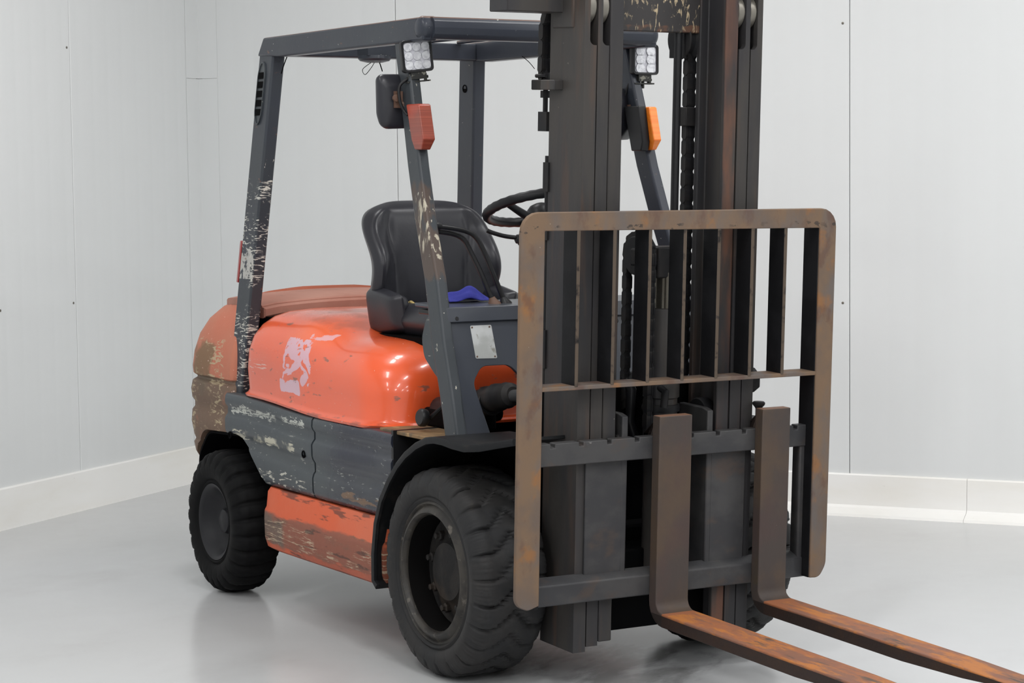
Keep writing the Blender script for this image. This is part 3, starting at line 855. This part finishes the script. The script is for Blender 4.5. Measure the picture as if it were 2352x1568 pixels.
# ---- cowl, dash, floor gear
KX = -.30
def cowl_shear(x, y, z):
    return x + KX * (z - .78) , y, z
def cowl_out(s):
    return None
out = [(-.482, .76), (-.482, 1.165), (.482, 1.165), (.482, .76), (.42, .76), (.395, .93), (.34, .975), (.24, .975), (.19, .90), (.17, .76), (-.17, .76), (-.20, .90), (-.265, .975), (-.37, .975), (-.41, .925), (-.375, .76)]
cw_poly = rpoly(out, [0, 0, 0, 0, 0, .03, .03, .04, .03, 0, 0, .03, .05, .04, .04, 0], 4)
cowl = obj('cowl_panel', MB().prism(cw_poly, 'X', -.034, -.016).map(cowl_shear), M['cowl'], T, bevel=.002)
obj('cowl_top_flange', MB().prism([(-.040, 1.118), (-.006, 1.118), (-.006, 1.166), (-.22, 1.172), (-.22, 1.160), (-.040, 1.158)], 'Y', -.475, .475).map(cowl_shear), M['cowl'], T, bevel=.003)
for y, z in ((-.44, 1.128), (-.17, 1.100), (-.17, 1.02), (.17, 1.10), (.44, 1.128)):
    p = cowl_shear(-.012, y, z)
    obj('cowl_bolt', MB().lathe([(.009, -.004), (.009, .004), (.006, .007), (0, .007)], p, (1, 0, .3), 8), M['plastic'], cowl)
pl = MB().prism(rpoly([(-.388, 1.000), (-.308, .998), (-.312, 1.105), (-.391, 1.105)], .004, 2), 'X', -.016, -.0145).map(cowl_shear)
dp = obj('data_plate', pl, M['plate'], T)
for y, z in ((-.382, 1.006), (-.316, 1.004), (-.320, 1.099), (-.385, 1.099)):
    obj('rivet', MB().lathe([(.003, -.001), (.003, .0015), (0, .002)], cowl_shear(-.0145, y, z), (1, 0, .3), 8), M['rusty_small'], dp)
for s in (-1, 1):
    lobe = rpoly([(-.15, 1.165), (-.175, 1.155), (-.228, 1.120), (-.255, 1.06), (-.240, 1.00), (-.17, .950), (-.10, .91), (-.07, .9)], [.01, .03, .05, .05, .05, .05, .02, 0], 5)
    obj('cowl_gusset', MB().prism(lobe, 'Y', s * .486, s * .492), M['grey'], T, smooth=50)
obj('dash', MB().box(-.36, -.16, -.30, .42, 1.06, 1.155), M['plastic'], T, bevel=.01)
obj('instrument_shelf', MB().box(-.34, -.14, -.46, -.28, 1.135, 1.152), M['plastic'], T, bevel=.004)
# lever bank: two bent rods and a stalk
lv = [[(-.20, -.205, 1.16), (-.215, -.245, 1.27), (-.23, -.275, 1.35), (-.236, -.298, 1.388), (-.24, -.325, 1.405), (-.24, -.37, 1.416), (-.245, -.425, 1.424)],
      [(-.20, -.248, 1.16), (-.225, -.285, 1.27), (-.245, -.315, 1.345), (-.25, -.330, 1.375), (-.255, -.352, 1.392), (-.255, -.39, 1.402), (-.26, -.43, 1.408)]]
for k, pts in enumerate(lv):
    l = wire(pts, .0085, 'hydraulic_lever', T, 'plastic')
    e = pts[-1]
    obj('lever_knob', MB().lathe([(.009, 0), (.014, .012), (.016, .03), (.012, .045), (0, .05)], (e[0], e[1] + .004, e[2]), (-.2, -1, .12), 14), M['plastic'], l, smooth=60)
    b = pts[0]
    obj('lever_boot', MB().lathe([(.026, -.01), (.022, .008), (.014, .02), (.010, .03)], b, (-.1, -.3, 1), 12), M['rusty_small'] if k else M['plastic'], l, smooth=40)
# steering column and wheel
SC = Vector((-.40, .05, 1.48)); SN = Vector((-.30, 0, .954)).normalized()
SE1 = Vector((0, 1, 0)); SE2 = SN.cross(SE1)
obj('steering_column', MB().tube([tuple(SC - SN * .06), tuple(SC - SN * .16 + Vector((.03, 0, 0))), tuple(SC - SN * .36 + Vector((.12, 0, 0)))], [.032, .042, .05], 16).box(-.36, -.28, -.03, .07, 1.25, 1.38), M['plastic'], T, smooth=40, bevel=.004)
rim_pts = [tuple(SC + (SE1 * math.cos(a) + SE2 * math.sin(a)) * .184) for a in [2 * math.pi * k / 64 for k in range(64)]]
sw = obj('steering_wheel', MB().tube(rim_pts, [.0165 + (.0012 if k % 2 else -.0004) for k in range(64)], 12, closed=True), M['plastic'], T, smooth=60)
for a in (math.radians(200), math.radians(320), math.radians(80)):
    d = SE1 * math.cos(a) + SE2 * math.sin(a)
    obj('spoke', MB().tube([tuple(SC - SN * .045 + d * .03), tuple(SC - SN * .035 + d * .09), tuple(SC + d * .182)], [.017, .015, .011], 10), M['plastic'], sw, smooth=60)
obj('horn_pad', MB().lathe([(.05, -.055), (.052, -.03), (.047, -.008), (.034, .006), (.016, .013), (0, .015)], tuple(SC), tuple(SN), 24), M['plastic'], sw, smooth=60)
st = wire([(-.36, -.03, 1.375), (-.37, -.10, 1.383), (-.37, -.15, 1.395), (-.375, -.175, 1.405)], .0075, 'direction_stalk', T, 'plastic')
obj('stalk_boot', MB().lathe([(.028, -.03), (.030, -.02), (.024, -.014), (.026, -.006), (.020, 0), (.022, .008), (.015, .014), (.016, .02), (.009, .026)], (-.36, -.045, 1.372), (-.02, -1, .1), 14), M['plastic'], st, smooth=20)
# tilt cylinder with its boot and pedal
tc = obj('tilt_cylinder', MB().tube([(-.08, -.33, .858), (-.42, -.33, .80)], .046, 18), M['plastic'], T, smooth=40)
obj('cylinder_rod', MB().tube([(.20, -.33, .905), (.0, -.33, .880)], .020, 14), M['carriage'], tc, smooth=40)
obj('cylinder_boot', MB().lathe([(.024, -.06), (.038, -.045), (.043, -.02), (.040, 0), (.044, .02), (.047, .05), (.042, .075), (.046, .11)], (.0, -.33, .882), (-1, 0, -.2), 20), M['dark'], tc, smooth=30)
obj('cylinder_mount', MB().box(-.46, -.2, -.38, -.24, .745, .81).tube([(-.25, -.40, .80), (-.25, -.2, .80)], .03, 12), M['black'], tc, bevel=.01)
pd = obj('pedal', MB().lathe([(.0, 0), (.028, 0), (.030, .006), (.030, .02), (.025, .026), (0, .026)], (-.30, -.455, .792), (.02, -1, .1), 20), M['plastic'], T, smooth=40)
obj('pedal_arm', MB().tube([(-.29, -.445, .79), (-.25, -.42, .83), (-.20, -.40, .93)], .008, 8), M['dark'], pd)

# ---- front fenders
for s in (-1, 1):
    edge = [(-.375, .222), (-.405, .245), (-.405, .34), (-.385, .445), (-.345, .53), (-.285, .603), (-.225, .660), (-.165, .702), (-.09, .740), (-.02, .764), (.035, .772), (.09, .772), (.15, .766), (.21, .762), (.27, .768), (.32, .780), (.37, .792)]
    yo = [.612] * 11 + [.612, .610, .602, .585, .555, .52]
    rings = []
    for (x, z), y in zip(edge, yo):
        i = edge.index((x, z))
        a = edge[max(0, i - 1)]; b = edge[min(len(edge) - 1, i + 1)]
        t = Vector((b[0] - a[0], b[1] - a[1])).normalized(); nn = Vector((-t.y, t.x))
        th = .010
        q = (x - nn.x * th, z - nn.y * th)
        lip = (x - nn.x * .022, z - nn.y * .022)
        rings.append([(x, s * (y - .004), z), (x, s * .33, z), (q[0], s * .33, q[1]), (q[0], s * (y - .016), q[1]), (lip[0], s * (y - .012), lip[1]), (lip[0], s * (y - .002), lip[1]), (x - nn.x * .006, s * y, z - nn.y * .006)])
    obj('front_fender', MB().loft(rings), M['fender'], T, smooth=50)
    obj('fender_liner', MB().box(-.36, .16, s * .30, s * .34, .30, .75), M['black'], T)

# ---- seat
def pillow(fn, nu=20, nv=20):
    """fn(u,v,side) -> xyz ; closed two-sided shell"""
    mb = MB()
    def sheet(sd):
        return [fn(-1 + 2 * i / nu, -1 + 2 * j / nv, sd) for j in range(nv + 1) for i in range(nu + 1)]
    for sd in (1, -1):
        fs = []
        for j in range(nv):
            for i in range(nu):
                a = j * (nu + 1) + i
                fs.append((a, a + 1, a + nu + 2, a + nu + 1))
        mb.add(sheet(sd), fs)
    n = (nu + 1) * (nv + 1)
    rim = list(range(nu + 1)) + [j * (nu + 1) + nu for j in range(1, nv + 1)] + [nv * (nu + 1) + i for i in range(nu - 1, -1, -1)] + [j * (nu + 1) for j in range(nv - 1, 0, -1)]
    for k in range(len(rim)):
        a, b = rim[k], rim[(k + 1) % len(rim)]
        mb.f.append((a, b, n + b, n + a))
    return mb
SY = -.055
def back(u, v, sd):
    a = abs(u)
    w = .262 * (1 - .13 * max(0, v) ** 3.5 - .14 * max(0, -v - .25) ** 2)
    hh = .208 * (1 - .13 * a ** 4)
    y = SY + u * w * math.sqrt(max(0, 1 - .25 * abs(v) ** 8))
    z = 1.292 + v * hh
    prof = math.exp(-((v + .15) / .75) ** 2)
    wing = .125 * sstep(.50, 1.0, a) * prof
    th = .060 * max(0, (1 - a ** 8) * (1 - abs(v) ** 8)) ** .4
    bulge = .022 * (1 - u * u) * math.cos((v + .2) * 1.5)
    x = -1.04 - .12 * (z - 1.1) + wing + (th + bulge if sd > 0 else -th * 1.2)
    if sd > 0:
        x -= .016 * math.exp(-((a - .60 - .05 * math.sin(v * 3)) / .045) ** 2) * (1 - sstep(.5, .95, abs(v)))
        x += .010 * math.exp(-((a - .80) / .08) ** 2) * math.sin(v * 7 + 1)
    return (x, y, z)
seat = obj('seat', MB().loft([rrect(-1.0, -.56, SY - .25, SY + .25, z, .05) for z in (.985, 1.03)]), M['black'], T)
obj('seat_back', pillow(back, 28, 24), M['vinyl'], seat, smooth=80, sub=1)
def cush(u, v, sd):
    y = SY + u * .235
    x = -.775 + v * .235
    th = .062 * ((1 - abs(u) ** 6) * (1 - abs(v) ** 6)) ** .35
    z = 1.075 + (th + .012 * sstep(.5, 1, abs(u)) if sd > 0 else -th * .9)
    return (x, y, z)
obj('seat_cushion', pillow(cush, 22, 18), M['vinyl'], seat, smooth=80, sub=1)
for s in (-1, 1):
    def bol(u, v, sd, s=s):
        x = -.900 + u * .125
        z = 1.105 + v * .085 * (1 - .25 * max(0, u))
        th = .042 * ((1 - abs(u) ** 5) * (1 - abs(v) ** 5)) ** .4
        y = SY + s * (.222 + sd * th + .012 * v)
        return (x, y, z)
    obj('hip_bolster', pillow(bol, 14, 14), M['vinyl'], seat, smooth=80, sub=1)
wire([(-.93, -.20, 1.118), (-.90, -.215, 1.140), (-.88, -.20, 1.132), (-.85, -.215, 1.142), (-.83, -.205, 1.128)], .006, 'seat_belt', seat, 'strap')

# ------------------------------------------------------------------ mast (its own leaning axes)
XF = .420                       # front plane of the rails
def rail(name, s, y0, y1, z0, z1, xb, web_out, cut=None):
    """channel: front flange y0..y1 (|y|), web, rear flange"""
    fl = .020
    lo, hi = y0, y1
    if web_out:
        poly = [(XF, lo), (XF, hi), (xb, hi), (xb, lo), (xb + fl, lo), (xb + fl, hi - .016), (XF - fl, hi - .016), (XF - fl, lo)]
    poly = [(x, s * y) for x, y in poly]
    mb = MB().prism(poly, 'Z', z0, z1)
    return obj(name, mb, M['mast'], T, bevel=.004, seg=2, mast=True)
MT = 2.62
rails = {}
for s in (-1, 1):
    rails['o', s] = rail('outer_mast_rail', s, .287, .331, .135, MT, .225, True)
    rails['m', s] = rail('middle_mast_rail', s, .242, .283, .150, MT, .235, True)
    rails['i', s] = rail('inner_mast_rail', s, .190, .238, .160, MT, .262, True)
def mboolean(o, mb):
    c = cutter(mb); COL.objects.link(c); c.parent = o.parent; c.matrix_basis = o.matrix_basis.copy()
    mods = [m for m in o.modifiers]
    b = o.modifiers.get('bevel'); bw = None
    if b: o.modifiers.remove(b)
    m = o.modifiers.new('cut', 'BOOLEAN'); m.operation = 'DIFFERENCE'; m.solver = 'EXACT'; m.object = c
    bpy.context.view_layer.update()
    me = bpy.data.meshes.new_from_object(o.evaluated_get(bpy.context.evaluated_depsgraph_get()))
    o.modifiers.remove(m)
    me.name = o.data.name
    o.data = me
    bpy.data.objects.remove(c)
for s in (-1, 1):
    for key, ya, yb in (('o', .2865, .311), ('m', .2415, .266)):
        poly = rpoly([(s * (ya - .01), 1.998), (s * yb, 1.998), (s * yb, 2.7), (s * (ya - .01), 2.7)], [0, .018, 0, 0], 5)
        mboolean(rails[key, s], MB().prism(poly, 'X', XF - .045, XF + .02))
    for key, yc in (('m', .298), ('i', .253)):
        obj('mast_roller', MB().lathe([(.030, -.014), (.050, -.014), (.054, -.010), (.054, .010), (.050, .014), (.030, .014)], (XF - .058, s * yc, 2.115), (0, s, 0), 32), M['steel'], rails[key, s], smooth=40)
# head beams and brackets
obj('mast_head_beam', MB().box(.235, .275, -.25, .25, 2.048, 2.17), M['scraped'], T, bevel=.004, mast=True)
obj('mast_side_arm', MB().box(.19, .30, -.53, -.27, 2.095, 2.24).box(.24, .36, -.335, -.28, 2.05, 2.15), M['mast'], T, bevel=.004, mast=True)
obj('mast_tie_beam', MB().box(.18, .26, -.30, .30, 1.62, 1.72).box(.12, .24, -.36, .36, .88, .98), M['dark'], T, bevel=.004, mast=True) if False else None
obj('mast_foot_beam', MB().box(.20, .33, -.24, .24, .165, .42), M['black'], T, bevel=.006, mast=True)
obj('mast_cross_tie', MB().box(.17, .225, -.33, .33, .70, .93), M['black'], T, bevel=.006, mast=True)
cb = obj('chain_anchor', MB().box(.165, .30, -.362, -.325, 1.862, 1.893).box(.165, .225, -.362, -.27, 1.862, 1.893), M['mast'], T, bevel=.003, mast=True)
obj('anchor_bolt', MB().tube([(.18, -.318, 1.745), (.18, -.318, 1.93)], .008, 8).lathe([(.016, 0), (.016, .022)], (.18, -.318, 1.893), (0, 0, 1), 6).lathe([(.016, 0), (.016, .022)], (.18, -.318, 1.838), (0, 0, 1), 6).tube([(.165, -.345, 1.905), (.20, -.33, 1.905)], .006, 6).box(.165, .215, -.335, -.30, 1.735, 1.795), M['dark'], cb)
hs = MB()
for z0, z1 in ((1.55, 1.64), (1.40, 1.47), (1.00, 1.12)):
    hs.box(.205, .235, -.338, -.318, z0, z1)
obj('hose_clip', hs.tube([(.215, -.325, .95), (.215, -.328, 1.66)], .008, 8), M['dark'], T, mast=True)
obj('mast_lug', MB().prism(rpoly([(.345, .905), (.375, .905), (.405, .925), (.405, .965), (.375, .985), (.345, .985)], .006, 2), 'Y', .325, .372), M['dark'], T, bevel=.004, mast=True)

# chains
def link_mesh(p=.0254, wd=.030):
    r = p * .46
    pts = []
    for k in range(9):
        a = math.radians(-90 + 180 * k / 8)
        pts.append((r * math.cos(a) * .95, p / 2 + r * math.sin(a) * 1.0 if a > 0 else p / 2 + r * math.sin(a)))
    up = [(r * math.sin(math.radians(t)), p / 2 + r * math.cos(math.radians(t))) for t in (-110, -70, -35, 0, 35, 70, 110)]
    dn = [(-x, -z) for x, z in up]
    poly = up + dn
    mb = MB()
    mb.prism(poly, 'Y', -wd / 2, -wd / 2 + .008).prism([(x * .93, z * .93) for x, z in poly], 'Y', -wd / 2 + .009, wd / 2 - .009).prism(poly, 'Y', wd / 2 - .008, wd / 2)
    me_o = obj('chain_link', mb, M['dark'], None, smooth=40)
    return me_o
proto_link = link_mesh()
def chain(name, pts, wd=.030):
    """leaf chain along a polyline in the mast's X-Z plane (y constant)"""
    global proto_link
    P = [Vector(p) for p in pts]
    pin = MB()
    step = .0254
    # walk along
    pos, ang = [], []
    acc = 0
    for a, b in zip(P[:-1], P[1:]):
        L_ = (b - a).length
        t = acc
        while t < L_:
            q = a.lerp(b, t / L_)
            pos.append(q); ang.append(math.atan2((b - a).x, (b - a).z))
            t += step
        acc = t - L_
    c = obj(name, MB().tube([tuple(p) for p in pts], .0045, 6), M['dark'], T, mast=True)
    for k, (q, a) in enumerate(zip(pos, ang)):
        o = proto_link.copy()
        COL.objects.link(o)
        o.parent = c
        o.location = q
        o.rotation_euler = (0, a, 0)
        sc = 1.0 if k % 2 else .9
        o.scale = (1.15 if k % 2 else 1.0, wd / .030 * (1.0 if k % 2 else .86), 1.05)
    return c
def arcpts(cx, y, cz, r, a0, a1, n=8):
    return [(cx + r * math.cos(math.radians(a0 + (a1 - a0) * k / n)), y, cz + r * math.sin(math.radians(a0 + (a1 - a0) * k / n))) for k in range(n + 1)]
chain('lift_chain', [(.175, -.322, 1.915), (.180, -.322, 2.06), (.20, -.322, 2.10)], .034)
chain('lift_chain', [(.228, .190, .95), (.228, .190, 2.06)], .034)
obj('chain_sleeve', MB().box(.20, .25, .165, .212, 1.755, 1.815), M['dark'], T, bevel=.003, mast=True)
obj('chain_pulley', MB().lathe([(.02, -.022), (.062, -.022), (.066, -.018), (.052, -.008), (.052, .008), (.066, .018), (.062, .022), (.02, .022)], (.215, .176, 2.03), (0, 1, 0), 28).box(.17, .25, .15, .16, 1.97, 2.10).box(.18, .24, .15, .20, 2.06, 2.12), M['dark'], T, smooth=40, mast=True)
CPX, CPY, CPZ = .294, -.032, 1.350
chain('carriage_chain', [(CPX - .066, CPY, .88), (CPX - .066, CPY, CPZ)] + arcpts(CPX, CPY, CPZ, .066, 180, 0, 10)[1:] + [(CPX + .066, CPY, .80)], .023)
obj('chain_pulley', MB().lathe([(.015, -.020), (.058, -.020), (.061, -.017), (.050, -.012), (.050, .012), (.061, .017), (.058, .020), (.015, .020)], (CPX, CPY, CPZ), (0, 1, 0), 36), M['dark'], T, smooth=40, mast=True)
# free lift cylinder
cyx, cyy = .33, .038
cyl = obj('lift_cylinder', MB().lathe([(.052, .30), (.052, .90), (.058, .905), (.058, .95), (.05, .955), (.05, 1.18), (.046, 1.185), (.036, 1.187)], (cyx, cyy, 0), (0, 0, 1), 28), M['mast'], T, smooth=40, mast=True)
obj('piston_rod', MB().tube([(cyx, cyy, 1.17), (cyx, cyy, 1.30)], .036, 24), M['piston'], cyl, smooth=60)
obj('cylinder_head', MB().box(cyx - .04, cyx + .035, cyy - .045, cyy + .052, 1.282, 1.380).box(cyx - .03, cyx + .025, CPY - .04, cyy, 1.32, 1.375), M['dark'], cyl, bevel=.006)
obj('pipe_fitting', MB().tube([(cyx + .03, cyy - .03, .94), (cyx + .075, cyy - .035, .93), (cyx + .075, cyy - .04, .88)], .012, 10).lathe([(.06, 0), (.062, .01), (.058, .022)], (cyx, cyy, .86), (0, 0, 1), 24), M['dark'], cyl, smooth=40)
obj('hydraulic_hose', MB().tube([(.25, .128, .95), (.25, .128, 1.4), (.252, .126, 1.8), (.255, .124, 2.06)], .0135, 10), M['plastic'], T, smooth=60, mast=True)
obj('hydraulic_hose', MB().tube([(.22, .02, .75), (.24, -.02, .82), (.25, -.02, .92), (.22, -.03, .96)], .016, 10).tube([(.22, -.04, .93), (.24, .0, .97), (.26, .06, .985)], .014, 10), M['plastic'], T, smooth=60, mast=True)

# ------------------------------------------------------------------ carriage
CX0, CX1 = .425, .460
def notched(z0, z1, y0, y1, top=True):
    pts = [(y0, z0), (y1, z0), (y1, z1)]
    n = int((y1 - y0) / .102)
    y = y1 - .05
    while y > y0 + .04:
        pts += [(y, z1), (y, z1 - .014), (y - .016, z1 - .014), (y - .016, z1)]
        y -= .102
    pts.append((y0, z1))
    return pts
car = obj('carriage_upper_bar', MB().prism(notched(.732, .802, -.535, .535), 'X', CX0, CX1), M['carriage'], T, bevel=.003, mast=True)
obj('carriage_lower_bar', MB().prism([(CX0 - .01, .302), (CX1, .302), (CX1, .365), (CX1 - .012, .374), (CX0 - .01, .385)], 'Y', -.535, .535), M['carriage'], T, bevel=.004, mast=True)
for s in (-1, 1):
    obj('carriage_face_plate', MB().box(CX0 - .012, CX0 + .004, s * .163, s * .302, .37, .745), M['carriage'], T, bevel=.003, mast=True)
    obj('carriage_roller_bracket', MB().prism([(.27, .34), (.43, .34), (.43, .865), (.40, .872), (.27, .872)], 'Y', s * .150, s * .172), M['carriage'], T, bevel=.004, mast=True)
    obj('carriage_roller', MB().lathe([(.02, -.02), (.05, -.02), (.053, -.015), (.053, .015), (.05, .02), (.02, .02)], (.335, s * .195, .84), (0, 1, 0), 28), M['dark'], T, smooth=40, mast=True)
    obj('carriage_end_plate', MB().prism(rpoly([(.500, .36), (.545, .36), (.545, .76), (.500, .76)], .0, 1), 'X', CX0 - .01, CX1 - .004) if s > 0 else MB().prism([(-.545, .36), (-.5, .36), (-.5, .76), (-.545, .76)], 'X', CX0 - .01, CX1 - .004), M['carriage'], T, bevel=.006, mast=True)

# ------------------------------------------------------------------ load backrest
BX0, BX1 = .484, .500
outer = [(-.587, .306), (-.587, 1.503), (.586, 1.503), (.586, .303)]
def frame_poly():
    o = rpoly([(-.505, .318), (-.545, .306), (-.588, .325), (-.588, 1.503), (.586, 1.502), (.586, .345), (.56, .303), (.520, .306)], [.0, .03, .06, .06, .06, .06, .03, 0], 5)
    inn = [(.520, 1.440), (-.506, 1.447)]
    return o + inn
br = obj('load_backrest', MB().prism(frame_poly(), 'X', BX0, BX1), M['rust'], T, bevel=.003, mast=True)
for k in range(7):
    y = -.387 + .1288 * k
    obj('slat', MB().box(.422, .499, y - .0065, y + .0065, .975, 1.45), M['slat'], br, bevel=.002)
for y in (-.512, .526):
    obj('frame_web', MB().box(.42, .495, y - .008, y + .008, .306, 1.46), M['slat'], br, bevel=.002)
obj('cross_bar', MB().box(.424, .4985, -.508, .522, .967, .980), M['rust'], br, bevel=.002)

# ------------------------------------------------------------------ forks
def fork(y0, y1, L_):
    XS0, XS1 = .460, .500
    zt, zb = .2557, .213
    ro, ri = .062, .030
    p = []
    p += [(XS1, .868), (XS0, .868), (XS0, zb + .085)]
    for k in range(7):
        a = math.radians(180 + 90 * k / 6)
        p.append((XS0 + .075 + .075 * math.cos(a), zb + .075 + .075 * math.sin(a)))
    p += [(1.2, zb), (XS0 + L_ - .25, zb + .010), (XS0 + L_, zb + .030), (XS0 + L_, zb + .037)]
    p += [(XS0 + L_ - .3, zt), (1.2, zt)]
    for k in range(7):
        a = math.radians(270 - 90 * k / 6)
        p.append((XS1 + .034 + .034 * math.cos(a), zt + .034 + .034 * math.sin(a)))
    f = obj('fork', MB().prism(p, 'Y', y0, y1), M['fork'], T, bevel=.003, smooth=25, mast=True)
    obj('fork_hook', MB().prism([(.462, .80), (.40, .80), (.40, .775), (.418, .775), (.418, .808), (.462, .86)], 'Y', y0 + .01, y1 - .01), M['fork'], f, bevel=.003)
    return f
f1 = fork(-.080, .042, 1.25)
f2 = fork(.314, .424, 1.25)
obj('latch_pin', MB().lathe([(.010, 0), (.010, .055), (.013, .06), (.020, .068), (.021, .074), (.017, .078), (0, .079)], (.435, .345, .806), (0, 0, 1), 16), M['dark'], T, smooth=40, mast=True)

bpy.data.objects.remove(proto_link)

PART_LABELS = {'hood': 'glossy orange engine hood with torn sticker remains', 'counterweight': 'scuffed faded orange and brown counterweight', 'radiator_cover': 'faded pinkish orange rear cover',
               'data_plate': 'small pale metal plate', 'load_backrest': 'rusty brown load backrest frame', 'seat_back': 'black vinyl backrest with side wings', 'side_tank': 'scratched orange tank', 'tail_lamp': 'red tail lamp strip'}
for o in ROOT.children_recursive:
    k = o.name.split('.')[0]
    if k in PART_LABELS:
        o['label'] = PART_LABELS[k]
for o in ROOT.children_recursive:
    if o.name.split('.')[0] == 'turn_signal':
        o['label'] = 'faded red turn signal lens' if o.data.vertices[0].co.y < 0 else 'bright amber turn signal lens'

# ------------------------------------------------------------------ loose thing: a blue cloth on the shelf behind the cowl
rn = random.Random(4)
cl = MB()
n = 14
vs, fs = [], []
for j in range(n + 1):
    for i in range(n + 1):
        u, v = -1 + 2 * i / n, -1 + 2 * j / n
        r = math.hypot(u, v)
        x = -.298 + v * .036
        y = -.300 + u * .078 + .012 * math.sin(v * 3)
        z = 1.177 + .038 * max(0, 1 - r * r * .8) + .010 * math.sin(5 * u + 2 * v) * max(0, 1.2 - r) + .006 * math.sin(9 * v - 3 * u) * max(0, 1.2 - r)
        vs.append((x, y, max(1.1765, z)))
for j in range(n):
    for i in range(n):
        a = j * (n + 1) + i
        fs.append((a, a + 1, a + n + 2, a + n + 1))
cl.add(vs, fs)
co = obj('cloth', cl, M['cloth'], None, smooth=180, sub=1)
sm = co.modifiers.new('solid', 'SOLIDIFY'); sm.thickness = .003; sm.offset = 1.0
co['label'] = 'crumpled blue cloth lying on the shelf behind the cowl of the forklift'
co['category'] = 'cloth'
